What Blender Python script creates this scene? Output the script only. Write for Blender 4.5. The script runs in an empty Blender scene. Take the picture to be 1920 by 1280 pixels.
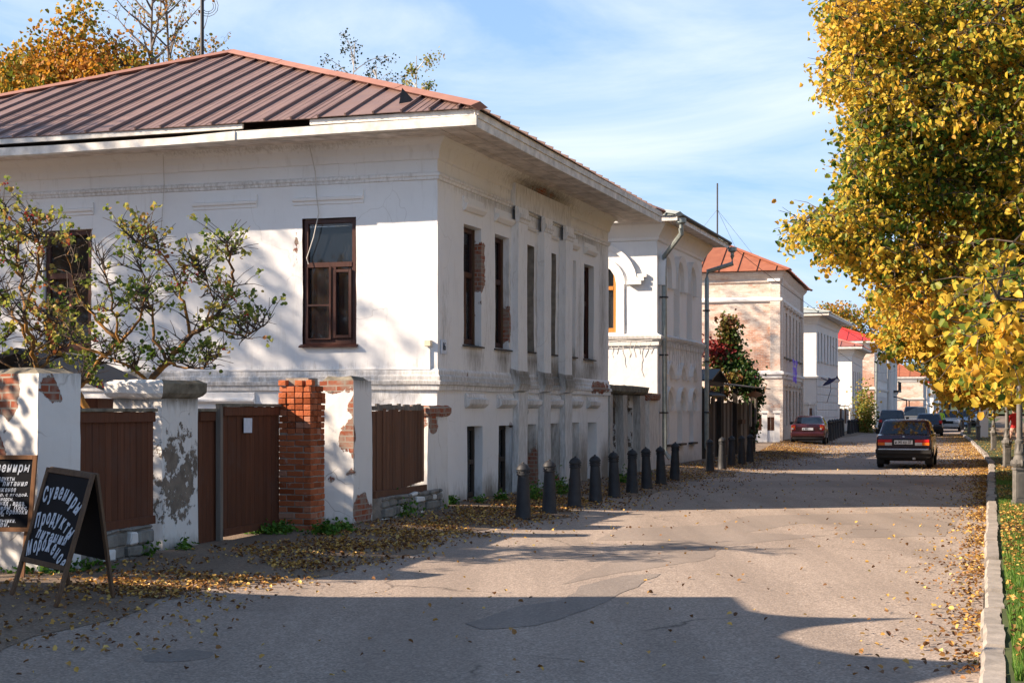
import bpy, bmesh, math, random
import numpy as np
from mathutils import Vector, Matrix, noise
from mathutils.geometry import delaunay_2d_cdt
R = math.radians
rnd = random.Random(7)
NR = np.random.RandomState(11)
C = bpy.context.scene.collection
scene = bpy.context.scene

# ------------------------------------------------------------ camera, sky, sun
CAMH, F, HX, HY = 1.7, 2700.0, 960.0, 768.0
cam_d = bpy.data.cameras.new('camera'); cam = bpy.data.objects.new('camera', cam_d); C.objects.link(cam)
cam.location = (0, 0, CAMH); cam.rotation_euler = (R(90), 0, 0)
cam_d.sensor_width = 36; cam_d.lens = F/1920*36; cam_d.shift_y = (HY-640)/1920
cam_d.clip_start = .1; cam_d.clip_end = 6000
scene.camera = cam
SUN_EL, SUN_PHI = 29.5, 12.0            # light travels towards +X, turned PHI degrees towards +Y
hd = Vector((math.cos(R(SUN_PHI)), math.sin(R(SUN_PHI)), 0))
sdir = Vector((hd.x*math.cos(R(SUN_EL)), hd.y*math.cos(R(SUN_EL)), -math.sin(R(SUN_EL))))
sun_d = bpy.data.lights.new('sun', 'SUN'); sun = bpy.data.objects.new('sun', sun_d); C.objects.link(sun)
sun_d.energy = 5.0; sun_d.angle = R(.5); sun_d.color = (1, .80, .605)
sun.rotation_euler = sdir.to_track_quat('-Z', 'Y').to_euler(); sun.location = (-30, -10, 30)
scene.view_settings.view_transform = 'Standard'; scene.view_settings.look = 'None'
scene.view_settings.gamma = 1; scene.view_settings.use_curve_mapping = False
scene.view_settings.exposure = 1.32
W = bpy.data.worlds.new('World'); scene.world = W; W.use_nodes = True
wt = W.node_tree; wt.nodes.clear()
def wn(t, **k):
    n = wt.nodes.new(t)
    for a, b in k.items(): setattr(n, a, b)
    return n
sky = wn('ShaderNodeTexSky', sky_type='NISHITA', sun_disc=False, sun_elevation=R(SUN_EL),
         sun_rotation=math.atan2(-hd.x, -hd.y), air_density=1.0, dust_density=.6, ozone_density=1.6, altitude=100)
tc = wn('ShaderNodeTexCoord'); mp = wn('ShaderNodeMapping'); mp.inputs['Scale'].default_value = (1.1, 1.1, 4.2)
mp.inputs['Rotation'].default_value = (0, R(9), R(20))
n1 = wn('ShaderNodeTexNoise'); n1.inputs['Scale'].default_value = 2.1; n1.inputs['Detail'].default_value = 9; n1.inputs['Roughness'].default_value = .62; n1.inputs['Distortion'].default_value = .6
r1 = wn('ShaderNodeValToRGB'); r1.color_ramp.elements[0].position = .40; r1.color_ramp.elements[1].position = .72
r1.color_ramp.elements[0].color = (0, 0, 0, 1); r1.color_ramp.elements[1].color = (.85, .85, .85, 1)
mx = wn('ShaderNodeMix', data_type='RGBA'); mx.inputs[7].default_value = (6.2, 6.6, 7.0, 1)
bg = wn('ShaderNodeBackground'); bg.inputs[1].default_value = .071; wo = wn('ShaderNodeOutputWorld')
L = wt.links.new
L(tc.outputs['Generated'], mp.inputs[0]); L(mp.outputs[0], n1.inputs['Vector']); L(n1.outputs[0], r1.inputs[0])
# thin haze and cirrus look denser towards the horizon, where one looks through more air
sx = wn('ShaderNodeSeparateXYZ'); L(tc.outputs['Generated'], sx.inputs[0])
mr = wn('ShaderNodeMapRange', interpolation_type='SMOOTHSTEP'); mr.inputs[1].default_value = .05; mr.inputs[2].default_value = .75; mr.inputs[3].default_value = .8; mr.inputs[4].default_value = .08; L(sx.outputs[2], mr.inputs[0])
hz = wn('ShaderNodeMix', data_type='RGBA'); hz.inputs[7].default_value = (2.55, 4.15, 6.7, 1); L(mr.outputs[0], hz.inputs[0]); L(sky.outputs[0], hz.inputs[6])
cm = wn('ShaderNodeMath', operation='MULTIPLY'); L(r1.outputs[0], cm.inputs[0]); L(mr.outputs[0], cm.inputs[1])
c2 = wn('ShaderNodeMath', operation='MULTIPLY', use_clamp=True); L(cm.outputs[0], c2.inputs[0]); c2.inputs[1].default_value = 1.25
L(c2.outputs[0], mx.inputs[0]); L(hz.outputs[2], mx.inputs[6]); L(mx.outputs[2], bg.inputs[0]); L(bg.outputs[0], wo.inputs[0])

# ------------------------------------------------------------ helpers
def PX(px, Z): return (px-HX)/F*Z
def PZ(py, Z): return CAMH+(HY-py)/F*Z
def interp(t, pts):
    if t <= pts[0][0]: a, b = pts[0], pts[1]
    elif t >= pts[-1][0]: a, b = pts[-2], pts[-1]
    else:
        for a, b in zip(pts, pts[1:]):
            if a[0] <= t <= b[0]: break
    return a[1]+(b[1]-a[1])*(t-a[0])/(b[0]-a[0])
HL = [(0, -8.6), (13.7, -4.5), (16.2, -3.6), (23.6, -1.22), (33.5, 2.27), (45.3, 6.1), (54, 9.2), (72, 13.2), (88, 18.4), (108, 25.4), (124, 31), (165, 46.8), (260, 80)]
KL = [(0, .05), (8.96, 2.92), (16.3, 5.35), (23.4, 7.72), (30, 9.9), (43.3, 14.35), (51.6, 16.9), (55.3, 18.0), (80.5, 25.5), (97.7, 30.4), (143, 45), (260, 86)]
def hx(y): return interp(y, HL)
def kx(y): return interp(y, KL)
def sm(t): t = max(0, min(1, t)); return t*t*(3-2*t)
def gz(x, y):
    return .14*sm((hx(y)+3.2-x)/3.2)
def setp(o, label=None, cat=None, group=None, kind=None):
    if label: o['label'] = label
    if cat: o['category'] = cat
    if group: o['group'] = group
    if kind: o['kind'] = kind
    return o
def thing(name, label, cat, loc=(0, 0, 0), group=None, kind=None):
    o = bpy.data.objects.new(name, None); C.objects.link(o); o.location = loc; o.empty_display_size = .2
    return setp(o, label, cat, group, kind)
def wloc(o):
    v = Vector((0, 0, 0))
    while o is not None: v = v+o.location; o = o.parent
    return v
class MB:
    """collects shapes in world coordinates"""
    def __init__(s): s.v = []; s.f = []; s.mi = []; s.uv = {}; s.cur = 0
    def add(s, vs, fs):
        b = len(s.v); s.v += [tuple(v) for v in vs]
        for f in fs: s.f.append(tuple(i+b for i in f)); s.mi.append(s.cur)
        return s
    def box(s, x0, x1, y0, y1, z0, z1, fr=None):
        vs = [(x, y, z) for z in (z0, z1) for y in (y0, y1) for x in (x0, x1)]
        if fr: vs = [fr.p(*v) for v in vs]
        return s.add(vs, [(0, 2, 3, 1), (4, 5, 7, 6), (0, 1, 5, 4), (2, 6, 7, 3), (0, 4, 6, 2), (1, 3, 7, 5)])
    def quad(s, a, b, c, d): return s.add([a, b, c, d], [(0, 1, 2, 3)])
    def prism(s, poly, d):
        """poly: list of 3d points; d: extrusion vector"""
        n = len(poly); d = Vector(d); top = [Vector(p)+d for p in poly]
        s.add(list(poly)+top, [tuple(range(n))[::-1], tuple(range(n, 2*n))]+[(i, (i+1) % n, n+(i+1) % n, n+i) for i in range(n)])
        return s
    def tube(s, path, rad, n=6, cap=True):
        path = [Vector(p) for p in path]; m = len(path)
        if not hasattr(rad, '__len__'): rad = [rad]*m
        vs = []; up = Vector((.3, .2, .93)).normalized()
        for i, p in enumerate(path):
            t = (path[min(i+1, m-1)]-path[max(i-1, 0)])
            if t.length < 1e-6: t = Vector((0, 0, 1))
            t.normalize(); a = t.cross(up)
            if a.length < .05: a = t.cross(Vector((1, 0, 0)))
            a.normalize(); b = t.cross(a)
            for k in range(n):
                an = 2*math.pi*k/n; vs.append(p+(a*math.cos(an)+b*math.sin(an))*rad[i])
        fs = [(i*n+k, i*n+(k+1) % n, (i+1)*n+(k+1) % n, (i+1)*n+k) for i in range(m-1) for k in range(n)]
        if cap: fs += [tuple(range(n))[::-1], tuple(range((m-1)*n, m*n))]
        return s.add(vs, fs)
    def lathe(s, c, prof, n=16, square=0):
        vs = []
        for r, z in prof:
            for k in range(n):
                an = 2*math.pi*(k+.5)/n; q = 1
                vs.append((c[0]+r*q*math.cos(an), c[1]+r*q*math.sin(an), c[2]+z))
        m = len(prof)
        fs = [(i*n+k, i*n+(k+1) % n, (i+1)*n+(k+1) % n, (i+1)*n+k) for i in range(m-1) for k in range(n)]
        fs += [tuple(range(n))[::-1], tuple(range((m-1)*n, m*n))]
        return s.add(vs, fs)
    def build(s, name, mats, parent=None, smooth=None, bevel=0, kind=None, attrs=None, uv=None, fix=False):
        me = bpy.data.meshes.new(name); o = wloc(parent) if parent else Vector((0, 0, 0))
        ox, oy, oz = o
        me.from_pydata([(v[0]-ox, v[1]-oy, v[2]-oz) for v in s.v], [], s.f)
        if not isinstance(mats, (list, tuple)): mats = [mats]
        for m in mats: me.materials.append(m)
        if len(mats) > 1: me.polygons.foreach_set('material_index', s.mi)
        if uv is not None:
            ul = me.uv_layers.new(name='UVMap'); vi = np.empty(len(me.loops), 'i'); me.loops.foreach_get('vertex_index', vi)
            ul.data.foreach_set('uv', np.array(uv, 'f')[vi].ravel())
        if attrs:
            for an, va in attrs.items():
                at = me.attributes.new(an, 'FLOAT', 'POINT'); at.data.foreach_set('value', np.array(va, 'f'))
        if fix:
            bm = bmesh.new(); bm.from_mesh(me); bmesh.ops.recalc_face_normals(bm, faces=bm.faces[:]); bm.to_mesh(me); bm.free()
        if smooth is not None:
            me.shade_smooth()
            if smooth < 180: me.set_sharp_from_angle(angle=R(smooth))
        ob = bpy.data.objects.new(name, me); C.objects.link(ob)
        if parent: ob.parent = parent
        if bevel:
            b = ob.modifiers.new('bevel', 'BEVEL'); b.width = bevel; b.segments = 1; b.limit_method = 'ANGLE'
        if kind: ob['kind'] = kind
        return ob
def share(me, name, loc, parent, rot=None, scale=None):
    """another piece with the same mesh data; loc in world"""
    ob = bpy.data.objects.new(name, me); C.objects.link(ob); ob.parent = parent
    ob.location = Vector(loc)-wloc(parent)
    if rot: ob.rotation_euler = rot
    if scale: ob.scale = scale
    return ob
def copy_tree(o, loc=None, rotz=None, parent=None, label=None):
    c = o.copy(); C.objects.link(c)
    if parent: c.parent = parent
    if loc is not None: c.location = loc
    if rotz is not None: c.rotation_euler.z = rotz
    if label: c['label'] = label
    for ch in KIDS(o): copy_tree(ch, parent=c)
    return c
def KIDS(o): return [x for x in C.objects if x.parent == o]
class Fr:
    """upright wall frame: u along the wall, w outward, z up"""
    def __init__(s, o, u, n):
        s.o = Vector((o[0], o[1], 0)); s.u = Vector((u[0], u[1], 0)).normalized(); s.n = Vector((n[0], n[1], 0)).normalized()
    def p(s, u, w, z): return s.o+s.u*u+s.n*w+Vector((0, 0, z))
    def upx(s, px):
        k = (px-HX)/F
        return (k*s.o.y-s.o.x)/(s.u.x-k*s.u.y)
def perp(u, side=1):
    return (u[1]*side, -u[0]*side)
def fast(name, V, Fc, mat, parent=None, attrs=None, kind=None, smooth=False):
    me = bpy.data.meshes.new(name); V = np.asarray(V, 'f'); Fc = np.asarray(Fc, 'i')
    if parent: V = V-np.array(wloc(parent), 'f')
    me.vertices.add(len(V)); me.vertices.foreach_set('co', V.ravel())
    k = Fc.shape[1]; me.loops.add(Fc.size); me.loops.foreach_set('vertex_index', Fc.ravel())
    me.polygons.add(len(Fc)); me.polygons.foreach_set('loop_start', np.arange(0, Fc.size, k, dtype='i'))
    me.update(calc_edges=True)
    if attrs:
        for an, va in attrs.items():
            at = me.attributes.new(an, 'FLOAT', 'POINT'); at.data.foreach_set('value', np.asarray(va, 'f'))
    if smooth: me.shade_smooth()
    me.materials.append(mat)
    ob = bpy.data.objects.new(name, me); C.objects.link(ob)
    if parent: ob.parent = parent
    if kind: ob['kind'] = kind
    return ob

# ------------------------------------------------------------ materials
class NT:
    def __init__(s, name):
        s.m = bpy.data.materials.new(name); s.m.use_nodes = True; s.t = s.m.node_tree
        s.b = s.t.nodes['Principled BSDF']; s.out = s.t.nodes['Material Output']
    def n(s, t, ins=None, **k):
        x = s.t.nodes.new(t)
        for a, b in k.items(): setattr(x, a, b)
        for a, b in (ins or {}).items():
            if hasattr(b, 'links') and hasattr(b, 'is_output'): s.t.links.new(b, x.inputs[a])
            else: x.inputs[a].default_value = b
        return x
    def l(s, a, b): s.t.links.new(a, b)
    def pos(s): return s.n('ShaderNodeNewGeometry').outputs['Position']
    def objc(s): return s.n('ShaderNodeTexCoord').outputs['Object']
    def uv(s): return s.n('ShaderNodeUVMap').outputs['UV']
    def noise(s, vec, scale, detail=4, rough=.55, dist=0):
        return s.n('ShaderNodeTexNoise', {'Vector': vec, 'Scale': scale, 'Detail': detail, 'Roughness': rough, 'Distortion': dist}).outputs[0]
    def map(s, vec, sc=(1, 1, 1), rot=(0, 0, 0), loc=(0, 0, 0)):
        return s.n('ShaderNodeMapping', {'Vector': vec, 'Scale': sc, 'Rotation': rot, 'Location': loc}).outputs[0]
    def ramp(s, f, stops):
        x = s.n('ShaderNodeValToRGB', {'Fac': f}); e = x.color_ramp.elements
        while len(e) < len(stops): e.new(.5)
        for i, (p, c) in enumerate(stops):
            e[i].position = p
            e[i].color = (c, c, c, 1) if not hasattr(c, '__len__') else (*c[:3], 1)
        return x.outputs[0]
    def mix(s, f, a, b, mode='MIX'):
        x = s.n('ShaderNodeMix', data_type='RGBA', blend_type=mode)
        for i, v in ((0, f), (6, a), (7, b)):
            if hasattr(v, 'is_output'): s.l(v, x.inputs[i])
            elif i == 0: x.inputs[0].default_value = v
            else: x.inputs[i].default_value = (*v[:3], 1)
        return x.outputs[2]
    def math(s, op, a, b=0):
        x = s.n('ShaderNodeMath', operation=op)
        for i, v in ((0, a), (1, b)):
            if hasattr(v, 'is_output'): s.l(v, x.inputs[i])
            else: x.inputs[i].default_value = v
        return x.outputs[0]
    def bump(s, h, st=.3, d=.02, prev=None):
        x = s.n('ShaderNodeBump', {'Height': h, 'Strength': st, 'Distance': d})
        if prev is not None: s.l(prev, x.inputs['Normal'])
        return x.outputs[0]
    def attr(s, name): return s.n('ShaderNodeAttribute', attribute_name=name).outputs['Fac']
    def done(s, col=None, rough=.8, nrm=None, metal=0, spec=None):
        for i, v in (('Base Color', col), ('Roughness', rough), ('Normal', nrm), ('Metallic', metal), ('Specular IOR Level', spec)):
            if v is None: continue
            if hasattr(v, 'is_output'): s.l(v, s.b.inputs[i])
            elif i == 'Base Color': s.b.inputs[i].default_value = (*v[:3], 1)
            else: s.b.inputs[i].default_value = v
        return s.m
def simple(name, col, rough=.7, metal=0, var=.25, sc=4, bump=.15, bsc=30, coord='pos', spec=.4, bd=.01):
    t = NT(name); v = t.pos() if coord == 'pos' else t.objc()
    n = t.noise(v, sc, 5); dark = [c*(1-var) for c in col]; lite = [min(1, c*(1+var*.6)) for c in col]
    c = t.ramp(n, [(.3, dark), (.7, lite)])
    return t.done(c, rough, t.bump(t.noise(v, bsc, 3), bump, bd), metal, spec)
def plaster(name, base, stain=.35, wear=.0, under='brick', peel=.0, dirtcol=(.17, .15, .12), cracks=.3):
    """whitewashed plaster; 'wear' and 'dirt' attributes say where it has come off or is stained"""
    t = NT(name); p = t.pos(); uv = t.uv()
    big = t.noise(p, .7, 6, .6); c = t.mix(t.ramp(big, [(.35, 0.), (.75, .5)]), base, [b*.82 for b in base])
    st = t.noise(t.map(p, (5, 5, .55)), 1.6, 7, .65)
    c = t.mix(t.ramp(st, [(.56, 0.), (.78, stain)]), c, (.36, .33, .29))
    sp = t.noise(p, 9, 6, .7); c = t.mix(t.ramp(sp, [(.66, 0.), (.74, .45)]), c, (.42, .37, .32))
    # fine cracks
    vo = t.n('ShaderNodeTexVoronoi', {'Vector': t.mix(.22, p, t.n('ShaderNodeTexNoise', {'Vector': p, 'Scale': 3.0}).outputs['Color']), 'Scale': 1.3}, feature='DISTANCE_TO_EDGE').outputs[0]
    gate = t.ramp(t.noise(p, .9, 2), [(.52, 0.), (.6, 1.)])
    crack = t.math('MULTIPLY', t.ramp(vo, [(.0, 1.), (.006, 0.)]), gate)
    c = t.mix(t.math('MULTIPLY', crack, cracks), c, (.2, .17, .15))
    # dirt attribute with streaky noise
    d = t.attr('dirt'); dn = t.noise(t.map(p, (9, 9, 1.6)), 2.2, 8, .72)
    dm = t.ramp(t.math('ADD', t.math('MULTIPLY', d, .75), t.math('MULTIPLY', dn, .75)), [(.52, 0.), (.92, .9)])
    c = t.mix(dm, c, dirtcol)
    # peeled areas
    w = t.attr('wear'); pn = t.noise(p, 2.6, 9, .68, .3)
    m = t.math('ADD', t.math('MULTIPLY', w, .55), t.math('MULTIPLY', pn, .8))
    if under == 'grey': m = t.math('ADD', t.math('MULTIPLY', w, .42), t.math('MULTIPLY', t.noise(p, 5.5, 9, .72, .2), 1.25)); m = t.math('ADD', m, -.27)
    m = t.math('ADD', m, peel)
    mask = t.ramp(m, [(.695, 0.), (.71, 1.)])
    br = t.n('ShaderNodeTexBrick', {'Vector': uv, 'Color1': (.30, .085, .04, 1), 'Color2': (.22, .06, .035, 1), 'Mortar': (.30, .26, .22, 1), 'Scale': 1.0, 'Mortar Size': .009, 'Brick Width': .26, 'Row Height': .078}, offset=.5)
    if under == 'brick': u = t.mix(t.ramp(t.noise(p, 6, 5), [(.4, 0.), (.62, .8)]), br.outputs[0], (.28, .24, .20))
    elif under == 'grey': u = t.mix(t.ramp(t.noise(p, 8, 5), [(.3, 0.), (.7, 1.)]), (.13, .11, .09), (.25, .21, .17))
    c = t.mix(mask, c, u)
    h = t.math('MULTIPLY', mask, -1.0)
    nm = t.bump(t.noise(p, 14, 6, .6), .25, .012); nm = t.bump(t.noise(p, 2.2, 3), .5, .03, nm)
    nm = t.bump(h, .8, .02, nm); nm = t.bump(t.math('MULTIPLY', crack, -cracks), .4, .006, nm)
    return t.done(c, .9, nm, 0, .2)
M = {}
M['white'] = plaster('white_plaster', (.81, .815, .82), .3, peel=-.03)
M['white2'] = plaster('white_plaster_clean', (.80, .795, .785), .2, peel=-.2)
M['white3'] = plaster('white_plaster_shade_side', (.66, .65, .63), .3, under='grey', peel=-.02)  # darker copy of the white plaster, shade put into its colour
M['pierw'] = plaster('pier_plaster', (.74, .73, .71), .4, under='brick', peel=.0, cracks=.75)
M['piergrey'] = plaster('pier_grey_plaster', (.72, .71, .69), .5, under='grey', peel=.10, cracks=.6)
M['moss'] = simple('weathered_coping', (.19, .17, .13), .95, sc=7, var=.55, bump=.6, bsc=25)
def wwbrick(name, amt):
    t = NT(name); p = t.pos(); uv = t.uv()
    br = t.n('ShaderNodeTexBrick', {'Vector': uv, 'Color1': (.72, .66, .60, 1), 'Color2': (.62, .52, .45, 1), 'Mortar': (.60, .53, .46, 1), 'Scale': 1.0, 'Mortar Size': .012, 'Brick Width': .27, 'Row Height': .085}, offset=.5)
    red = t.n('ShaderNodeTexBrick', {'Vector': uv, 'Color1': (.50, .22, .12, 1), 'Color2': (.40, .15, .09, 1), 'Mortar': (.5, .42, .35, 1), 'Scale': 1.0, 'Mortar Size': .012, 'Brick Width': .27, 'Row Height': .085}, offset=.5)
    n = t.noise(t.map(p, (1, 1, 2.2)), .9, 10, .72)
    w = t.attr('wear')
    m = t.ramp(t.math('ADD', n, t.math('ADD', t.math('MULTIPLY', w, .3), amt)), [(.5, 0.), (.66, .85)])
    c = t.mix(m, br.outputs[0], red.outputs[0])
    c = t.mix(t.ramp(t.noise(p, 2.5, 8, .7), [(.62, 0.), (.72, .5)]), c, (.33, .28, .24))
    nm = t.bump(br.outputs['Fac'], .5, .012); nm = t.bump(t.noise(p, 5, 6, .7), .6, .03, nm)
    return t.done(c, .92, nm, 0, .2)
M['wwbrick'] = wwbrick('whitewashed_brick', .0)
M['wwbrick2'] = wwbrick('whitewashed_brick_facade', -.16)
M['render'] = simple('bare_grey_render', (.27, .245, .21), .95, sc=6, var=.35, bump=.5, bsc=18)
def brickpiece():
    t = NT('red_brick'); p = t.pos(); r = t.n('ShaderNodeObjectInfo').outputs['Random']
    c = t.ramp(r, [(0, (.22, .055, .02)), (.35, (.36, .10, .04)), (.7, (.44, .13, .055)), (.93, (.42, .15, .08)), (1, (.36, .24, .18))])
    c = t.mix(t.ramp(t.noise(p, 14, 6, .7), [(.52, 0.), (.75, .55)]), c, (.16, .07, .045))
    c = t.mix(t.ramp(t.noise(p, 5, 6, .7), [(.62, 0.), (.7, .5)]), c, (.42, .36, .31))
    return t.done(c, .95, t.bump(t.noise(p, 40, 5, .7), .8, .01), 0, .15)
M['brick'] = brickpiece()
M['mortar'] = simple('crumbly_mortar', (.30, .26, .22), .98, sc=10, var=.35, bump=.8, bsc=40)
M['stone'] = simple('rough_stone', (.22, .21, .19), .95, sc=6, var=.4, bump=.7, bsc=20)
def wood(name, a, b, along=2, rough=.75):
    t = NT(name); p = t.pos(); sc = [14, 14, 14]; sc[along] = .7
    r = t.n('ShaderNodeObjectInfo').outputs['Random']
    g = t.noise(t.map(p, tuple(sc)), 2.2, 8, .65, .5)
    c = t.ramp(g, [(.3, a), (.72, b)])
    c = t.mix(t.math('MULTIPLY', r, .45), c, [x*.5 for x in a])
    c = t.mix(t.ramp(t.noise(p, 1.6, 8, .72), [(.5, 0.), (.7, .5)]), c, [x*.6+.035 for x in a])
    return t.done(c, rough, t.bump(g, .5, .006), 0, .3)
M['brownwood'] = wood('brown_painted_boards', (.085, .030, .016), (.150, .055, .027))
M['fencewood'] = wood('weathered_brown_fence', (.10, .045, .026), (.20, .095, .055))
M['greywood'] = wood('grey_bare_wood', (.15, .13, .11), (.26, .235, .21))
M['darkwood'] = wood('dark_fence_wood', (.035, .028, .023), (.085, .07, .058))
M['framewood'] = wood('window_frame_brown', (.05, .018, .014), (.09, .035, .026), rough=.45)
M['orangewood'] = wood('orange_window_wood', (.50, .20, .04), (.62, .28, .07))
M['signwood'] = wood('sign_frame_wood', (.09, .052, .03), (.20, .12, .07))
M['board'] = simple('chalkboard', (.006, .007, .011), .7, sc=3, var=.3, bump=.05, spec=.15)
M['whitepaint'] = simple('hand_painted_white', (.62, .68, .78), .7, var=.12, sc=12, bump=.05)
M['fascia'] = simple('white_painted_board', (.70, .68, .64), .7, sc=5, var=.3, bump=.25, bsc=16)
M['soffit'] = simple('soffit_boards', (.66, .60, .55), .8, sc=4, var=.35, bump=.2, bsc=22)
def roofmetal(name, a, b, rough=.42, sc=2.5):
    t = NT(name); p = t.pos(); r = t.n('ShaderNodeObjectInfo').outputs['Random']
    n = t.noise(p, sc, 6, .6); c = t.ramp(n, [(.3, a), (.7, b)])
    c = t.mix(t.math('MULTIPLY', r, .4), c, [x*.7 for x in a])
    return t.done(c, t.ramp(t.noise(p, 5, 4), [(.3, rough), (.7, rough+.2)]), t.bump(t.noise(p, 1.2, 3), .3, .02), .0, .5)
M['roof1'] = roofmetal('brown_sheet_metal', (.185, .118, .104), (.245, .165, .147), .40)
M['cap1'] = roofmetal('brick_red_ridge_metal', (.29, .14, .105), (.35, .175, .13), .5)
M['roofrust'] = roofmetal('rust_red_sheet_metal', (.26, .085, .045), (.36, .13, .07), .6)
M['roofred'] = roofmetal('bright_red_sheet_metal', (.42, .03, .025), (.58, .05, .04), .45)
M['roofpink'] = roofmetal('faded_red_sheet_metal', (.28, .10, .085), (.4, .17, .14), .55)
M['roofgrey'] = roofmetal('grey_sheet_metal', (.30, .34, .33), (.42, .46, .44), .4)
M['eaveshade'] = roofmetal('eave_gap_shade', (.03, .027, .025), (.05, .045, .04), .8)  # near-black colour standing for the shade under the roof edge
M['galv'] = simple('galvanised_pipe', (.30, .34, .33), .45, .5, sc=6, var=.25)
M['iron'] = simple('dark_painted_iron', (.024, .026, .031), .55, .0, sc=9, var=.35, bump=.15, bsc=60, coord='pos')
M['lampiron'] = simple('grey_painted_iron', (.13, .125, .118), .6, .0, sc=8, var=.3, bump=.3, bsc=50)
M['black'] = simple('black_rubber', (.012, .012, .013), .7, var=.2)
M['cable'] = simple('pale_cable', (.55, .53, .5), .6)
M['plasticbox'] = simple('cream_plastic', (.62, .55, .42), .6)
def glass(name, col, alpha=.8, rough=.04):
    t = NT(name); m = t.done(col, rough, None, 0, .9); t.b.inputs['Alpha'].default_value = alpha; return m
M['glass'] = glass('window_glass', (.015, .018, .022), .55)
M['carglass'] = glass('car_glass', (.012, .02, .034), .88)
M['dark'] = simple('dark_interior', (.03, .028, .026), .95, var=.3)
M['curtain'] = simple('grey_white_curtain', (.42, .42, .40), .9, var=.25, sc=8)
def asphalt(name, a, b, speck=1.0, patchy=.5):
    t = NT(name); p = t.pos()
    big = t.noise(p, .35, 6, .6); c = t.mix(t.ramp(big, [(.3, 0.), (.7, 1.)]), a, b)
    c = t.mix(t.ramp(t.noise(t.map(p, (1, .25, 1)), 1.2, 6, .65), [(.5, 0.), (.75, patchy)]), c, [x*.72 for x in a])
    vo = t.n('ShaderNodeTexVoronoi', {'Vector': p, 'Scale': 62.0}); vs = t.ramp(vo.outputs['Color'], [(.25, [x*.55 for x in a]), (.6, b), (.92, [min(1, x*1.75) for x in b])])
    c = t.mix(.55*speck, c, vs)
    v2 = t.n('ShaderNodeTexVoronoi', {'Vector': p, 'Scale': 26.0}); ls = t.ramp(v2.outputs['Color'], [(.93, 0.), (.95, 1.)])
    c = t.mix(t.math('MULTIPLY', ls, .5*speck), c, (.5, .45, .4))
    vc = t.n('ShaderNodeTexVoronoi', {'Vector': t.mix(.35, p, t.n('ShaderNodeTexNoise', {'Vector': p, 'Scale': 1.5, 'Detail': 5.0}).outputs['Color']), 'Scale': .45}, feature='DISTANCE_TO_EDGE').outputs[0]
    cr = t.math('MULTIPLY', t.ramp(vc, [(0, 1.), (.006, 0.)]), t.ramp(t.noise(p, .5, 2), [(.5, 0.), (.6, .8)]))
    trk = t.noise(t.map(p, (1.1, .05, 1), (0, 0, R(18.5))), 1.0, 5, .6); c = t.mix(t.ramp(trk, [(.42, 0.), (.6, .4)]), c, [x*.66 for x in a])
    c = t.mix(t.ramp(t.noise(p, 2.2, 8, .75), [(.62, 0.), (.72, .45)]), c, [x*.5 for x in a])
    c = t.mix(cr, c, (.06, .05, .045))
    nm = t.bump(vo.outputs['Distance'], .45, .006); nm = t.bump(t.noise(p, 3, 5), .3, .02, nm)
    return t.done(c, .85, nm, 0, .25)
M['road'] = asphalt('worn_asphalt', (.262, .216, .184), (.375, .31, .262), .8, .6)
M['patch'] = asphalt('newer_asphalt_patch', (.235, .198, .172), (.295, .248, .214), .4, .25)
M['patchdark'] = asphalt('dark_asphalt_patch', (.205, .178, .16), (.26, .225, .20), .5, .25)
M['pave'] = asphalt('dusty_pavement', (.15, .115, .088), (.25, .19, .14), .7)
M['earth'] = simple('bare_earth', (.13, .095, .065), .95, sc=1.5, var=.4, bump=.5, bsc=12)
M['turf'] = simple('turf_soil', (.055, .075, .022), .95, sc=2, var=.4, bump=.5, bsc=12)
M['kerb'] = simple('concrete_kerb', (.31, .28, .25), .92, sc=5, var=.3, bump=.5, bsc=22)
def leafmat(name, stops, tr=.35):
    t = NT(name); a = t.attr('rnd'); c = t.ramp(a, stops)
    d = t.n('ShaderNodeBsdfTranslucent', {'Color': c}).outputs[0]
    t.done(c, .5, None, 0, .35); mx = t.n('ShaderNodeMixShader', {0: tr}); t.l(t.b.outputs[0], mx.inputs[1]); t.l(d, mx.inputs[2]); t.l(mx.outputs[0], t.out.inputs[0])
    return t.m
Gd, Gm, Ye, Or, Br = (.035, .075, .012), (.13, .17, .03), (.55, .32, .03), (.52, .22, .03), (.22, .09, .025)
M['lf_linden'] = leafmat('autumn_linden_leaves', [(0, (.06, .13, .02)), (.2, (.17, .24, .035)), (.34, (.42, .37, .05)), (.5, (.72, .52, .06)), (.75, (.74, .46, .06)), (1, (.60, .31, .04))], .5)
M['lf_yellow'] = leafmat('yellow_linden_leaves', [(0, (.14, .18, .02)), (.2, (.42, .32, .03)), (.5, (.72, .44, .03)), (.8, (.70, .34, .02)), (1, (.50, .20, .02))], .5)
M['lf_orange'] = leafmat('orange_brown_leaves', [(0, (.06, .11, .015)), (.3, (.24, .22, .03)), (.5, (.52, .30, .035)), (.8, (.56, .25, .03)), (1, (.34, .12, .025))], .42)
M['lf_shrub'] = leafmat('shrub_leaves', [(0, (.07, .13, .02)), (.4, (.21, .25, .045)), (.65, (.40, .38, .09)), (.85, (.42, .28, .07)), (1, (.32, .11, .04))], .5)
M['lf_vine'] = leafmat('vine_leaves', [(0, (.02, .06, .012)), (.35, (.06, .11, .02)), (.55, (.18, .14, .03)), (.75, (.13, .03, .02)), (1, (.24, .02, .02))])
M['lf_green'] = leafmat('green_weed_leaves', [(0, (.03, .09, .01)), (.6, (.08, .2, .02)), (1, (.17, .27, .04))])
M['lf_grass'] = leafmat('grass_blades', [(0, (.04, .12, .01)), (.6, (.10, .22, .025)), (1, (.24, .28, .07))])
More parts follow.
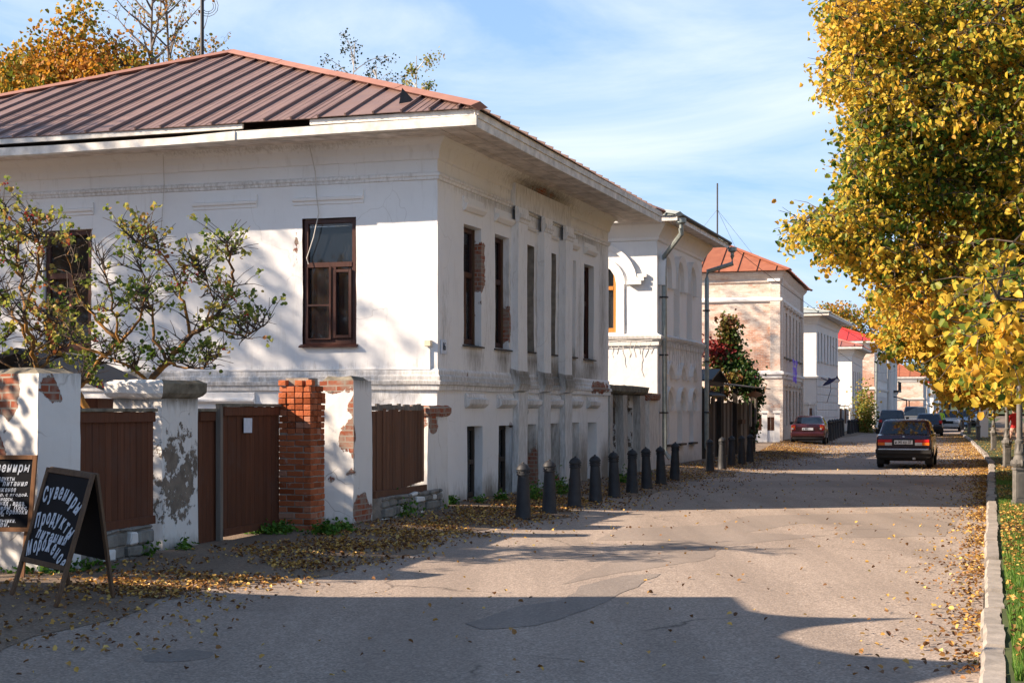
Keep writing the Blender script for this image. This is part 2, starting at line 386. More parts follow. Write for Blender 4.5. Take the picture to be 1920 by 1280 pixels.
M['lf_fallen'] = leafmat('fallen_leaves', [(0, (.10, .045, .02)), (.35, (.27, .13, .04)), (.6, (.46, .26, .06)), (.85, (.60, .38, .09)), (1, (.64, .46, .15))], .15)
M['lf_conifer'] = leafmat('conifer_needles', [(0, (.012, .03, .012)), (1, (.035, .06, .02))], .1)
M['lf_forest'] = leafmat('far_forest_leaves', [(0, (.02, .045, .02)), (.6, (.05, .08, .03)), (.9, (.16, .13, .04)), (1, (.22, .14, .04))], .1)
M['bark'] = simple('brown_bark', (.07, .052, .04), .95, sc=9, var=.4, bump=.8, bsc=20)
M['barkdark'] = simple('dark_bark', (.028, .022, .018), .95, sc=9, var=.4, bump=.6, bsc=20)
M['barkgrey'] = simple('grey_bark', (.17, .14, .12), .95, sc=9, var=.4, bump=.6, bsc=20)
def lichen():
    t = NT('lichen_bark'); p = t.pos(); c = t.mix(t.ramp(t.noise(p, 6, 6, .7), [(.42, 0.), (.58, .85)]), (.09, .062, .045), (.33, .16, .035))
    return t.done(c, .95, t.bump(t.noise(p, 30, 4), .6, .01), 0, .2)
M['lichen'] = lichen()
M['birchbark'] = simple('birch_bark', (.5, .47, .43), .9, sc=5, var=.5)
M['berry'] = simple('red_berries', (.45, .02, .015), .35)
def paint(name, col, rough=.25):
    t = NT(name); m = t.done(t.ramp(t.noise(t.pos(), 6, 3), [(.3, [c*.9 for c in col]), (.7, col)]), rough, None, 0, .5)
    t.b.inputs['Coat Weight'].default_value = .6; t.b.inputs['Coat Roughness'].default_value = .08; return m

# ------------------------------------------------------------ ground
def strip(name, ys, f0, f1, nx, mat, zoff=0, kind='structure', zf=None):
    mb = MB(); zf = zf or gz
    for y in ys:
        a, b = f0(y), f1(y)
        for i in range(nx+1):
            x = a+(b-a)*i/nx; mb.v.append((x, y, zf(x, y)+zoff))
    n = nx+1
    for j in range(len(ys)-1):
        for i in range(nx): mb.f.append((j*n+i, j*n+i+1, (j+1)*n+i+1, (j+1)*n+i)); mb.mi.append(0)
    return mb.build(name, mat, smooth=180, kind=kind)
def yrange():
    ys = [-12+i*1.5 for i in range(48)]
    while ys[-1] < 262: ys.append(ys[-1]+4)
    return ys
YS = yrange()
YR = sorted(set([-12+i*.5 for i in range(180)]+[y for y, _ in HL+KL if y < 260]+[80+i*4 for i in range(46)]))
g = MB(); g.quad((-2500, -300, -.35), (2500, -300, -.35), (2500, 5000, -.35), (-2500, 5000, -.35)); g.build('ground', M['earth'], kind='structure')
def pvx(y): return hx(y)+2.1+.25*math.sin(y*.9)+.15*math.sin(y*2.3)
strip('road', YR, lambda y: hx(y)+.9, kx, 64, M['road'])
strip('pavement', YR, lambda y: hx(y)-.6, pvx, 22, M['pave'], .005)
def flat(h): return lambda x, y: h
strip('yard', YS, lambda y: hx(y)-40, lambda y: hx(y)-.6, 6, M['earth'], 0, zf=flat(.14))
def kedge(y): return kx(y)+.15
strip('verge', YS, kedge, lambda y: kx(y)+2.3, 6, M['turf'], 0, zf=lambda x, y: .10+.02*noise.noise((x, y, 0)))
strip('footpath', YS, lambda y: kx(y)+2.3, lambda y: kx(y)+6, 3, M['pave'], 0, zf=flat(.105))
strip('embankment_ground', YS, lambda y: kx(y)+6, lambda y: kx(y)+60, 4, M['turf'], 0, zf=flat(.10))
def inpoly(x, y, poly):
    c = False; j = len(poly)-1
    for i in range(len(poly)):
        xi, yi = poly[i]; xj, yj = poly[j]
        if (yi > y) != (yj > y) and x < (xj-xi)*(y-yi)/(yj-yi)+xi: c = not c
        j = i
    return c
# patches of newer asphalt, laid as thin sheets
def patch(name, pix, mat, h=.004):
    pts = []
    n = len(pix)
    for i, (px, py) in enumerate(pix):
        qx, qy = pix[(i+1) % n]; m = max(1, int(math.hypot(qx-px, (qy-py)*4)/25))
        for k in range(m):
            x, y = px+(qx-px)*k/m, py+(qy-py)*k/m
            Z = (CAMH-h)*F/(y-HY); X = PX(x, Z); X += .05*noise.noise((X*3, Z*2, 3)); Z += .07*noise.noise((X*3, Z*2, 9))
            pts.append((X, Z, gz(X, Z)+h))
    V = [Vector((p[0], p[1])) for p in pts]; n = len(V); E = [(i, (i+1) % n) for i in range(n)]; pl = [(p[0], p[1]) for p in pts]
    xs = [p[0] for p in pts]; ys = [p[1] for p in pts]; x = min(xs)
    while x < max(xs):
        y = min(ys)
        while y < max(ys):
            if inpoly(x, y, pl): V.append(Vector((x, y)))
            y += .35
        x += .3
    r = delaunay_2d_cdt(V, E, [], 0, 1e-5); mb = MB(); mb.v = [(v[0], v[1], gz(v[0], v[1])+h) for v in r[0]]
    for f in r[2]:
        if inpoly(sum(r[0][i][0] for i in f)/3, sum(r[0][i][1] for i in f)/3, pl): mb.f.append(tuple(f)); mb.mi.append(0)
    return mb.build(name, mat, kind='structure')
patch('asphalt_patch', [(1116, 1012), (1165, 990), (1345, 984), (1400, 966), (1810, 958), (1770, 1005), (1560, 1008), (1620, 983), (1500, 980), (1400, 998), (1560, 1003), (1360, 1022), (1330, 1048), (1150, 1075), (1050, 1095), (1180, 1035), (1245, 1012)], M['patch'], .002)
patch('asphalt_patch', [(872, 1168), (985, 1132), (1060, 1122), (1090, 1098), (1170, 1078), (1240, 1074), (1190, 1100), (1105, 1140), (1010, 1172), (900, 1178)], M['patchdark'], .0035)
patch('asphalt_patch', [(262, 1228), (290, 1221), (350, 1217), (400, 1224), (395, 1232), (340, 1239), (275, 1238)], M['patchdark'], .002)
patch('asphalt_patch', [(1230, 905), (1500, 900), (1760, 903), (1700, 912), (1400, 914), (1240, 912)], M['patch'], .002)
# kerb stones
kerb = thing('kerb', 'pale worn concrete kerb along the grass verge', 'kerb', (kx(9), 9, 0), kind='structure'); del kerb['category']
y = 4.0; i = 0
while y < 150:
    L_ = 1.0 if y < 60 else 3.0
    a = Vector((kx(y), y, 0)); b = Vector((kx(y+L_*.94), y+L_*.94, 0)); d = (b-a).normalized(); fr = Fr(a, d, (-d.y, d.x))
    mb = MB(); h = .13+rnd.uniform(-.024, .018); e = rnd.uniform(-.02, .02)
    Lk = (b-a).length-rnd.uniform(.012, .04); ns = 5
    prof = [(0, -.1), (0, h-.03), (-.022, h), (-.145, h-.004), (-.155, -.1)]
    vs = []
    for s in range(ns+1):
        for (w, z) in prof:
            p = fr.p(Lk*s/ns, w+e, z); q = noise.noise_vector(p*5)*.014; vs.append(p+q)
    m = len(prof)
    fs = [(s*m+k, s*m+k+1, (s+1)*m+k+1, (s+1)*m+k) for s in range(ns) for k in range(m-1)]+[tuple(range(m)), tuple(range(ns*m, ns*m+m))[::-1]]
    mb.add(vs, fs); mb.build('kerb_stone', M['kerb'], kerb, fix=True)
    y += L_*.955*1.0; i += 1

# ------------------------------------------------------------ walls and their trim
def dsp(p, amp):
    return noise.noise_vector(p*.55)*amp*1.8+noise.noise_vector(p*4.3+Vector((9, 2, 5)))*amp*.6
def rect(u0, u1, z0, z1): return [(u0, z0), (u1, z0), (u1, z1), (u0, z1)]
def arch(u0, u1, z0, z1, n=8):
    r = (u1-u0)/2; c = (u0+u1)/2
    return [(u0, z0), (u1, z0)]+[(c+r*math.cos(math.pi*i/n), z1-r+r*math.sin(math.pi*i/n)) for i in range(n+1)]
def dens(poly, step):
    out = []
    for i, a in enumerate(poly):
        b = poly[(i+1) % len(poly)]; m = max(1, int(math.hypot(b[0]-a[0], b[1]-a[1])/step))
        out += [(a[0]+(b[0]-a[0])*k/m, a[1]+(b[1]-a[1])*k/m) for k in range(m)]
    return out
def field(u, z, blobs):
    s = 0
    for (bu, bz, ru, rz, a) in blobs: s = max(s, a*math.exp(-((u-bu)/ru)**2-((z-bz)/rz)**2))
    return s
def wall(name, fr, u0, u1, z0, z1, ops, mats, parent, amp=.006, step=.25, wear=(), dirt=(), w=0, ejit=1.0, kind=None, flip=False):
    """ops: dicts poly, depth, mi (material of the reveal), back (closed recess)"""
    V = []; E = []
    def loop(pts):
        b = len(V); V.extend(Vector(p) for p in pts); E.extend((b+i, b+(i+1) % len(pts)) for i in range(len(pts)))
    outer = dens(rect(u0, u1, z0, z1), step); loop(outer)
    loops = []
    for o in ops: o['l'] = dens(o['poly'], step*.7); loop(o['l'])
    allseg = [p for o in ops for p in o['l']]
    nu = max(1, int((u1-u0)/step)); nz = max(1, int((z1-z0)/step))
    for i in range(1, nu):
        for j in range(1, nz):
            x, z = u0+(u1-u0)*i/nu, z0+(z1-z0)*j/nz
            if any(inpoly(x, z, o['poly']) for o in ops): continue
            if any(abs(x-a)+abs(z-b) < step*.45 for a, b in allseg): continue
            V.append(Vector((x, z)))
    r = delaunay_2d_cdt([Vector((v[0], v[1])) for v in V], E, [], 0, 1e-5)
    mb = MB(); uvs = []; we = []; di = []
    for v in r[0]:
        p = fr.p(v[0], w, v[1]); mb.v.append(tuple(p+dsp(p, amp))); uvs.append((v[0], v[1])); we.append(field(v[0], v[1], wear)); di.append(field(v[0], v[1], dirt))
    for f in r[2]:
        cx = sum(r[0][i][0] for i in f)/len(f); cz = sum(r[0][i][1] for i in f)/len(f)
        if any(inpoly(cx, cz, o['poly']) for o in ops): continue
        mb.f.append(tuple(f)); mb.mi.append(0)
    for o in ops:
        n = len(o['l']); b = len(mb.v); D = o.get('depth', .2)
        for d in (0, -D):
            for (a, z) in o['l']:
                p0 = fr.p(a, w, z); q = fr.p(a, w+d, z)+dsp(p0, amp)
                if d < 0: q += noise.noise_vector(p0*7)*.012*ejit
                mb.v.append(tuple(q)); uvs.append((a+d, z)); we.append(field(a, z, wear)*.9+o.get('wear', 0)); di.append(field(a, z, dirt))
        mb.cur = o.get('mi', 0)
        for i in range(n): mb.f.append((b+i, b+(i+1) % n, b+n+(i+1) % n, b+n+i)); mb.mi.append(o.get('mi', 0))
        if o.get('back'):
            mb.f.append(tuple(b+n+i for i in range(n))); mb.mi.append(o.get('mi', 0))
    return mb.build(name, mats, parent, attrs={'wear': we, 'dirt': di}, uv=uvs, kind=kind)
def band(name, fr, u0, u1, prof, mat, parent, m0=False, m1=False, amp=.005, step=.3, wear=(), dirt=(), jag=0):
    """prof: (w, z) from the wall at the bottom, outward, back to the wall at the top"""
    n = max(1, int((u1-u0)/step)); mb = MB(); uvs = []; we = []; di = []; m = len(prof)
    for s in range(n+1):
        for (w, z) in prof:
            u = u0+(u1-u0)*s/n
            if s == 0 and m0: u -= w
            if s == n and m1: u += w
            k = 1-max(0, noise.noise((u*2.3, z*3, 1.7)))*jag
            p = fr.p(u, w*k, z); mb.v.append(tuple(p+dsp(p, amp))); uvs.append((u, z+w)); we.append(field(u, z, wear)); di.append(field(u, z, dirt))
    for s in range(n):
        for k in range(m-1): mb.f.append((s*m+k, (s+1)*m+k, (s+1)*m+k+1, s*m+k+1)); mb.mi.append(0)
    mb.f += [tuple(range(m)), tuple(range(n*m, n*m+m))[::-1]]; mb.mi += [0, 0]
    return mb.build(name, mat, parent, attrs={'wear': we, 'dirt': di}, uv=uvs, fix=True)
def block(name, fr, u0, u1, w0, w1, z0, z1, mat, parent, amp=.004, bevel=.008, fixr=True, wear=0, dirt=0):
    mb = MB(); nu = max(1, int((u1-u0)/.3)); nz = max(1, int((z1-z0)/.3)); uvs = []
    # grid front plus sides
    def face(fn, a, b):
        base = len(mb.v)
        for i in range(a+1):
            for j in range(b+1):
                u, w, z = fn(i/a, j/b); p = fr.p(u, w, z); mb.v.append(tuple(p+dsp(p, amp))); uvs.append((u+w, z))
        for i in range(a):
            for j in range(b): q = base+i*(b+1)+j; mb.f.append((q, q+b+1, q+b+2, q+1)); mb.mi.append(0)
    U = lambda t: u0+(u1-u0)*t; Z = lambda t: z0+(z1-z0)*t; Wd = lambda t: w0+(w1-w0)*t
    face(lambda a, b: (U(a), w1, Z(b)), nu, nz); face(lambda a, b: (u0, Wd(a), Z(b)), 1, nz); face(lambda a, b: (u1, Wd(a), Z(b)), 1, nz)
    face(lambda a, b: (U(a), Wd(b), z1), nu, 1); face(lambda a, b: (U(a), Wd(b), z0), nu, 1); face(lambda a, b: (U(a), w0, Z(b)), nu, nz)
    n = len(mb.v)
    return mb.build(name, mat, parent, attrs={'wear': [wear]*n, 'dirt': [dirt]*n}, uv=uvs, fix=True)
def fbox(name, fr, u0, u1, w0, w1, z0, z1, mat, parent, bevel=0):
    mb = MB(); mb.box(u0, u1, w0, w1, z0, z1, fr); return mb.build(name, mat, parent, bevel=bevel, fix=True)
def win(fr, u0, u1, z0, z1, w, parent, fm='framewood', mull=(.5,), trans=.62, t=.06, curtain=None, sill=None, gm='glass', top=None, simple_=False):
    """window (frame) with panes and sill as its pieces; w = depth of the outer face of the frame"""
    mb = MB(); d = .07
    mb.box(u0, u0+t, w-d, w, z0, z1, fr); mb.box(u1-t, u1, w-d, w, z0, z1, fr)
    mb.box(u0+t, u1-t, w-d, w, z0, z0+t*1.3, fr); mb.box(u0+t, u1-t, w-d, w, z1-t, z1, fr)
    zt = z0+(z1-z0)*trans if trans else None
    if zt: mb.box(u0+t, u1-t, w-d, w+.01, zt-t*.6, zt+t*.6, fr)
    ztop = zt-t*.6 if zt else z1-t
    cols = [u0+t]+[u0+(u1-u0)*m for m in mull]+[u1-t]
    for m in cols[1:-1]: mb.box(m-t*.55, m+t*.55, w-d, w+.012, z0+t*1.3, ztop, fr)
    f = mb.build('window', M[fm], parent, bevel=.004, fix=True)
    for a, b in zip(cols, cols[1:]): fbox('pane', fr, a+.02, b-.02, w-.045, w-.035, z0+t, ztop, M[gm], f)
    if zt: fbox('pane', fr, u0+t*.8, u1-t*.8, w-.05, w-.04, zt+t*.5, z1-t*.8, M[gm], f)
    if curtain:
        for (a, b, c0, c1) in curtain:
            cb = MB(); n = 14; vs = []
            for i in range(n+1):
                x = a+(b-a)*i/n; q = w-.17-.02*math.sin(i*2.4)
                vs += [fr.p(x, q, c0), fr.p(x, q, c1)]
            cb.add(vs, [(2*i, 2*i+2, 2*i+3, 2*i+1) for i in range(n)]); cb.build('curtain', M['curtain'], f, smooth=180)
    if sill:
        so, sm_ = sill
        sb = MB(); sb.add([fr.p(u0-.05, -.02+w, z0+.02), fr.p(u1+.05, -.02+w, z0+.02), fr.p(u1+.06, so, z0-.03), fr.p(u0-.06, so, z0-.035), fr.p(u1+.06, so, z0-.055), fr.p(u0-.06, so, z0-.06), fr.p(u0-.05, w-.02, z0-.02), fr.p(u1+.05, w-.02, z0-.02)],
                          [(0, 1, 2, 3), (3, 2, 4, 5), (5, 4, 7, 6), (0, 3, 5, 6), (1, 7, 4, 2)]); sb.build('sill', M[sm_], f, fix=True)
    return f
def roofplane(A, B, Ta, Tb, pw, mat, parent, rib=.04, ribw=.024, minor=0, name='roof_panel', one=False, off=0):
    A, B, Ta, Tb = map(Vector, (A, B, Ta, Tb)); s = (B-A); Ls = s.length; s.normalize()
    up = (Ta-A)-s*((Ta-A).dot(s)); up.normalize(); n = s.cross(up); n = -n if n.z < 0 else n
    pa = ((Ta-A).dot(s), (Ta-A).dot(up)); pb = ((Tb-A).dot(s), (Tb-A).dot(up))
    pts = [(0, 0), pa, pb, (Ls, 0)]
    if (pb[0]-pa[0]) < 1e-4: pts = [(0, 0), pa, (Ls, 0)]
    brk = [p[0] for p in pts]
    def T(x): return interp(max(0, min(Ls, x)), pts)
    whole = MB(); x = -off; idx = 0
    while x < Ls-.02:
        x0, x1 = max(0, x), min(Ls, x+pw); x += pw
        if x1-x0 < .02: continue
        xs = [x0]+[b for b in brk if x0+.01 < b < x1-.01]+[x1]
        mb = whole if one else MB()
        lift = .006*rnd.uniform(-1, 1) if not one else 0
        poly = [A+s*x0+n*lift, A+s*x1+n*lift]+[A+s*q+up*max(.001, T(q))+n*lift for q in reversed(xs)]
        mb.prism(poly, -n*.012)
        def ribf(q, h, wd):
            t1 = T(q+wd*.5)
            if t1 < .05: return
            a = A+s*q-up*.012; b = A+s*q+up*max(.02, t1-.1)
            mb.add([a, a+s*wd, b+s*wd, b, a+n*h, a+s*wd+n*h, b+s*wd+n*h, b+n*h], [(0, 3, 2, 1), (4, 5, 6, 7), (0, 1, 5, 4), (2, 3, 7, 6), (1, 2, 6, 5), (3, 0, 4, 7)])
        if rib: ribf(x0, rib, ribw)
        for k in range(minor): ribf(x0+(x1-x0)*(k+1)/(minor+1), .004, .012)
        if not one: mb.build(name, mat, parent, fix=True)
    if one: return whole.build(name, mat, parent, fix=True)
def capline(a, b, mat, parent, wd=.16, h=.05, name='ridge_cap', seg=1):
    a, b = Vector(a), Vector(b); d = (b-a).normalized(); sd = d.cross(Vector((0, 0, 1))).normalized(); up = sd.cross(d)
    for i in range(seg):
        p = a+(b-a)*i/seg-d*.03; q = a+(b-a)*(i+1)/seg; o = up*(.045 if i % 2 else .038)
        mb = MB(); mb.prism([p+sd*wd-up*.03+o, p+up*h+o, p-sd*wd-up*.03+o, p-up*.05], q-p); mb.build(name, mat, parent, fix=True)
def pipe(path, r, mat, parent, name='downpipe', n=8, clamp=None):
    mb = MB(); mb.tube(path, r, n)
    return mb.build(name, mat, parent, smooth=40)
def hip(parent, fS, L, fG, D, ze, over, rise, mat, capm, pw, rib=.04, minor=0, one=False, inset=None, ridge_u=0):
    """hip roof over the rectangle corner, L along fS.u, D along fG.u"""
    o = fS.o; u = fS.u; v = fG.u; nS = fS.n; nG = fG.n
    def c(a, b): return o+u*a+v*b+Vector((0, 0, ze))
    E = [c(0, 0)+nS*over+nG*over, c(L, 0)+nS*over-nG*over, c(L, D)-nS*over-nG*over, c(0, D)-nS*over+nG*over]
    W1 = (E[1]-E[0]).length; W2 = (E[3]-E[0]).length
    if abs(W1-W2) < 3.2: k = None
    ctr = (E[0]+E[1]+E[2]+E[3])/4; up = Vector((0, 0, rise))
    if W2 >= W1: half = max(0, (W2-W1)/2) if abs(W1-W2) >= 3.2 else 0; r0 = ctr-v*half+up; r1 = ctr+v*half+up; ax = 'v'
    else: half = max(0, (W1-W2)/2) if abs(W1-W2) >= 3.2 else 0; r0 = ctr-u*half+up; r1 = ctr+u*half+up; ax = 'u'
    if ax == 'v':
        roofplane(E[0], E[1], r0, r0, pw, mat, parent, rib, minor=minor, one=one)       # street
        roofplane(E[3], E[0], r1, r0, pw, mat, parent, rib, minor=minor, one=one)       # near side
        roofplane(E[1], E[2], r0, r1, pw, mat, parent, rib, one=True)
        roofplane(E[2], E[3], r1, r1, pw, mat, parent, rib, one=True)
        tops = [r0, r0, r1, r1]
    else:
        roofplane(E[0], E[1], r0, r1, pw, mat, parent, rib, minor=minor, one=one)
        roofplane(E[3], E[0], r0, r0, pw, mat, parent, rib, minor=minor, one=one)
        roofplane(E[1], E[2], r1, r1, pw, mat, parent, rib, one=True)
        roofplane(E[2], E[3], r1, r0, pw, mat, parent, rib, one=True)
        tops = [r0, r1, r1, r0]
    for e, t in zip(E, tops): capline(e, t, capm, parent, seg=1 if one else 4)
    if half: capline(r0, r1, capm, parent)
    return E, r0, r1
def plainwalls(parent, fS, L, fG, D, z1, mat, z0=-.2):
    """the two sides that face away from the street and the camera"""
    a = Fr(fS.p(L, 0, 0), fG.u, fS.u); wall('wall', a, 0, D, z0, z1, [], [mat], parent, step=1.2)
    b = Fr(fG.p(D, 0, 0), fS.u, fG.u); wall('wall', b, 0, L, z0, z1, [], [mat], parent, step=1.2)
def soffit(parent, fS, L, fG, D, z, over, nb, mat, th=.02):
    bw = over/nb
    for i in range(nb):
        fbox('soffit_board', fS, -over, L+over, i*bw+.004, (i+1)*bw-.004, z-.004*(i % 2), z+th, M[mat], parent)
        fbox('soffit_board', fG, .004, D, i*bw+.004, (i+1)*bw-.004, z-.004*(i % 2), z+th, M[mat], parent)

# ------------------------------------------------------------ the big corner house
C1 = (-1.22, 23.6); U1 = (.332, .943); V1 = (-.957, .288)
S = Fr(C1, U1, (.943, -.332)); G = Fr(C1, V1, (-.288, -.957)); L1, D1 = 10.4, 13.4
H1 = thing('house', 'large white two-storey corner house with brown sheet metal hip roof, nearest on the street', 'house', (C1[0], C1[1], 0))
up_w = [(1.19, 2.02), (2.73, 3.52), (4.22, 4.98), (5.70, 6.40), (7.15, 7.81), (8.42, 9.18)]
lo_w = [(1.34, 2.10), (2.93, 3.73), (4.40, 5.12), (5.85, 6.60), (7.36, 8.06), (8.72, 9.45)]
ops = []
for i, (a, b) in enumerate(up_w):
    niche = i in (2, 3, 4)
    ops.append(dict(poly=rect(a, b, 2.82, 4.9), depth=.32 if niche else .3, mi=1 if i in (2, 3) else 0, back=niche, wear=.0))
for i, (a, b) in enumerate(lo_w):
    niche = i in (2, 3, 4, 5)
    ops.append(dict(poly=rect(a, b, .14, 1.42), depth=.3 if niche else .28, mi=0, back=niche, wear=.15))
wearS = [(2.05, 4.25, .2, .5, 1.5), (2.1, 3.5, .1, .5, .8), (3.55, 3.3, .12, .4, 1.1), (3.6, 1.5, .3, .2, .7), (7.6, .4, .5, .3, .7), (8.1, 1.9, .4, .12, .8), (4.0, 5.95, .8, .1, .7), (0.05, 1.0, .08, .7, .5), (5.4, 2.9, .3, .3, .6), (6.9, 2.9, .3, .4, .7), (8.2, 2.7, .25, .2, .7), (9.9, 3.4, .2, .3, .5), (10.2, 5.9, .5, .2, .7), (3.55, 1.0, .15, .6, .7), (6.75, .3, .25, .3, .8), (2.1, 4.35, .12, .5, 1.0), (3.5, 3.05, .16, .35, .8), (1.0, .2, .5, .25, .35), (5.1, .6, .3, .5, .75), (4.5, 1.7, .3, .25, .5), (6.0, 1.75, .35, .25, .6), (9.9, 2.1, .5, .2, .8), (9.8, .3, .5, .4, .5), (7.2, 1.1, .3, .5, .45), (6.8, 2.5, .4, .2, .5)]
dirtS = [(1.7, 2.6, .5, .3, .6), (3.2, 2.6, .5, .3, .7), (5.0, 2.6, 1.5, .3, .7), (9.0, 2.6, .8, .3, .7), (3.0, 5.4, 3, .12, .5), (8.5, 5.4, 2, .15, .6), (.3, 3.0, .3, 1.2, .35), (2.4, 3.6, .3, 1.5, .3), (9.9, 4, .4, 2, .5), (8.1, 3.5, .25, 1.5, .45), (1.0, .0, .7, .35, .8), (2.5, .0, .5, .5, 1.0), (4.1, .2, .5, .9, .95), (5.3, .5, .5, .9, .9), (6.9, .6, .5, 1.2, .85), (8.4, .3, .7, 1.0, .8), (10.2, .3, .6, .7, .9),
         (6.3, 2.45, 1.0, .35, .85), (7.3, 2.5, .8, .5, .9), (4.2, 2.4, .6, .25, .7), (8.6, 2.4, 1.2, .3, .6), (3.6, 3.6, .2, 1.5, .4), (5.2, 3.8, .25, 1.6, .5), (6.7, 3.7, .25, 1.6, .5), (5.5, 5.9, 3.5, .2, .7)]
wall('wall', S, 0, L1, -.15, 6.2, ops, [M['white'], M['render']], H1, amp=.012, wear=wearS, dirt=dirtS)
opsG = [dict(poly=rect(1.44, 2.42, 2.78, 4.92), depth=.14, mi=1), dict(poly=rect(6.5, 7.48, 2.76, 4.9), depth=.14, mi=0)]
wearG = [(2.5, 4.4, .1, .6, .7), (1.4, 3.3, .06, .25, .8), (.1, 1.7, .3, .3, .7), (3, 6.1, 3, .06, .5), (6.6, 2.8, .2, .2, .8)]
dirtG = [(.2, 2.25, .8, .2, .6), (4, 6.15, 6, .12, .7), (2, 2.3, 2.2, .12, .5), (1.2, 1.9, 1, .3, .4)]
wall('wall', G, 0, D1, -.15, 6.2, opsG, [M['white'], M['framewood']], H1, amp=.012, wear=wearG, dirt=dirtG)
plainwalls(H1, S, L1, G, D1, 6.2, M['white2'])
# string courses, cornice, belt
def cornice(fr, Lw, jag, m1=False, dirt=(), wear=()):
    band('cornice', fr, 0, Lw, [(0, 5.80), (.03, 5.82), (.04, 5.86), (.05, 5.93), (.09, 6.03), (.17, 6.11), (.19, 6.15), (0, 6.155)], M['white'], H1, True, m1, jag=jag, wear=wear, dirt=dirt)
    band('string_course', fr, 0, Lw, [(0, 5.47), (.03, 5.48), (.035, 5.52), (.06, 5.535), (.06, 5.57), (.02, 5.60), (0, 5.605)], M['white'], H1, True, m1, jag=.3, dirt=[(5, 5.5, 6, .2, .35)])
    band('belt_course', fr, 0, Lw, [(0, 2.02), (.05, 2.03), (.06, 2.10), (.09, 2.12), (.10, 2.17), (.06, 2.19), (.06, 2.25), (.03, 2.28), (.03, 2.34), (0, 2.38)], M['white'], H1, True, m1, amp=.012, jag=.55,
         dirt=[(2, 2.2, 8, .25, .45), (6.5, 2.3, 2, .2, .9)], wear=[(9.5, 2.2, 1.0, .2, 1.0), (.1, 2.2, .3, .3, .5), (1.2, 2.3, .9, .1, .5)])
cornice(S, L1, .35, True, dirt=[(5.3, 6.0, 2.2, .2, .8)], wear=[(5.6, 6.0, 1.6, .15, .75)]); cornice(G, D1, .15, False, dirt=[(3, 6.1, 3, .08, .35)])
# projecting centre of the street front and its pilasters
block('frieze', S, 3.58, 7.12, .001, .10, 5.52, 5.95, M['white'], H1, dirt=.3)
for k, (a, b) in enumerate(((3.61, 4.13), (5.16, 5.62), (6.60, 7.08))):
    band('belt_course', S, a-.04, b+.04, [(.04, 2.04), (.16, 2.06), (.18, 2.12), (.20, 2.19), (.19, 2.30), (.17, 2.34), (.17, 2.42), (.02, 2.46)], M['white'], H1, amp=.012, jag=.3, step=.12, dirt=[(a, 2.3, 2, .3, .75)])
    block('pilaster', S, a, b, .001, .15, 2.38, 5.22, M['white'], H1, amp=.01, dirt=.16)
    cp = band('pilaster_capital', S, a-.03, b+.03, [(.1, 5.20), (.17, 5.22), (.18, 5.27), (.21, 5.30), (.21, 5.36), (.17, 5.38), (.17, 5.50), (.1, 5.52)], M['white'], H1, step=.12, jag=.3, dirt=[(a, 5.3, 1, .3, .3)])
    block('pilaster', S, a+.08, b+.08, .001, .12, -.1, 2.03, M['white'], H1, amp=.012, wear=.25 if k else .1, dirt=.36)
for i, (a, b) in enumerate(up_w):
    band('window_head_moulding', S, a-.05, b+.05, [(0, 5.12), (.05, 5.13), (.10, 5.19), (.11, 5.24), (.03, 5.27), (.03, 5.36), (0, 5.37)] if not 2 <= i <= 3 else [(0, 5.18), (.05, 5.19), (.08, 5.23), (.02, 5.26), (0, 5.27)], M['white'], H1, step=.12, jag=.3)
for i, (a, b) in enumerate(lo_w):
    band('window_head_moulding', S, a-.1, b+.06, [(0, 1.73), (.05, 1.75), (.10, 1.80), (.11, 1.88), (.04, 1.91), (.03, 1.97), (0, 1.99)], M['white'], H1, step=.12, jag=.4, dirt=[(a, 1.8, 1, .3, .4)])
for (a, b) in ((1.3, 2.58), (3.25, 4.48), (6.45, 7.6)):
    band('window_head_moulding', G, a, b, [(0, 5.14), (.025, 5.15), (.03, 5.2), (.07, 5.21), (.08, 5.25), (.03, 5.27), (.03, 5.36), (0, 5.365)], M['white'], H1, step=.2, jag=.1)
band('window_head_moulding', G, 3.3, 4.6, [(0, 1.80), (.03, 1.81), (.08, 1.85), (.08, 1.88), (.04, 1.90), (.04, 1.98), (0, 2.0)], M['white'], H1, step=.2, jag=.1)
# the side window: top light, pair of casements, the left one a fly screen with a cross bar
W1_ = win(G, 1.46, 2.40, 2.80, 4.90, -.04, H1, mull=(.42,), trans=.635, t=.07, curtain=[(2.02, 2.32, 2.9, 4.1)], sill=(.07, 'framewood'))
cs = MB()
for (a, b) in ((1.53, 1.86),):
    cs.box(a, a+.05, -.03, -.005, 2.90, 4.05, G); cs.box(b-.05, b, -.03, -.005, 2.90, 4.05, G); cs.box(a+.05, b-.05, -.03, -.005, 2.90, 2.95, G); cs.box(a+.05, b-.05, -.03, -.005, 4.0, 4.05, G)
cs.build('casement', M['framewood'], W1_, bevel=.004, fix=True)
cs = MB(); a, b = 1.90, 2.34
cs.box(a, a+.035, -.025, .0, 2.88, 4.1, G); cs.box(b-.02, b, -.025, .0, 2.88, 4.1, G); cs.box(a+.035, b-.02, -.02, .0, 3.44, 3.47, G); cs.box(a+.035, b-.02, -.025, .0, 2.88, 2.90, G)
cs.build('fly_screen_frame', M['framewood'], W1_, fix=True)
cs = MB()
for (a, b, z0, z1) in ((1.60, 1.84, 3.0, 3.98), (1.56, 2.3, 4.2, 4.3)):
    for k in range(3):
        x0 = a+.08+.07*(k % 2); zz = z0+(z1-z0)*(.15+.3*k)
        cs.tube([G.p(x0+.03*math.sin(q*1.1), -.13, zz+.035*q) for q in range(7)], .006, 4)
cs.build('window_grille', M['cable'], W1_)
win(G, 6.52, 7.46, 2.78, 4.88, -.06, H1, mull=(.45,), trans=.62, t=.08, curtain=[(7.0, 7.36, 2.9, 4.0)], sill=(.06, 'framewood'))
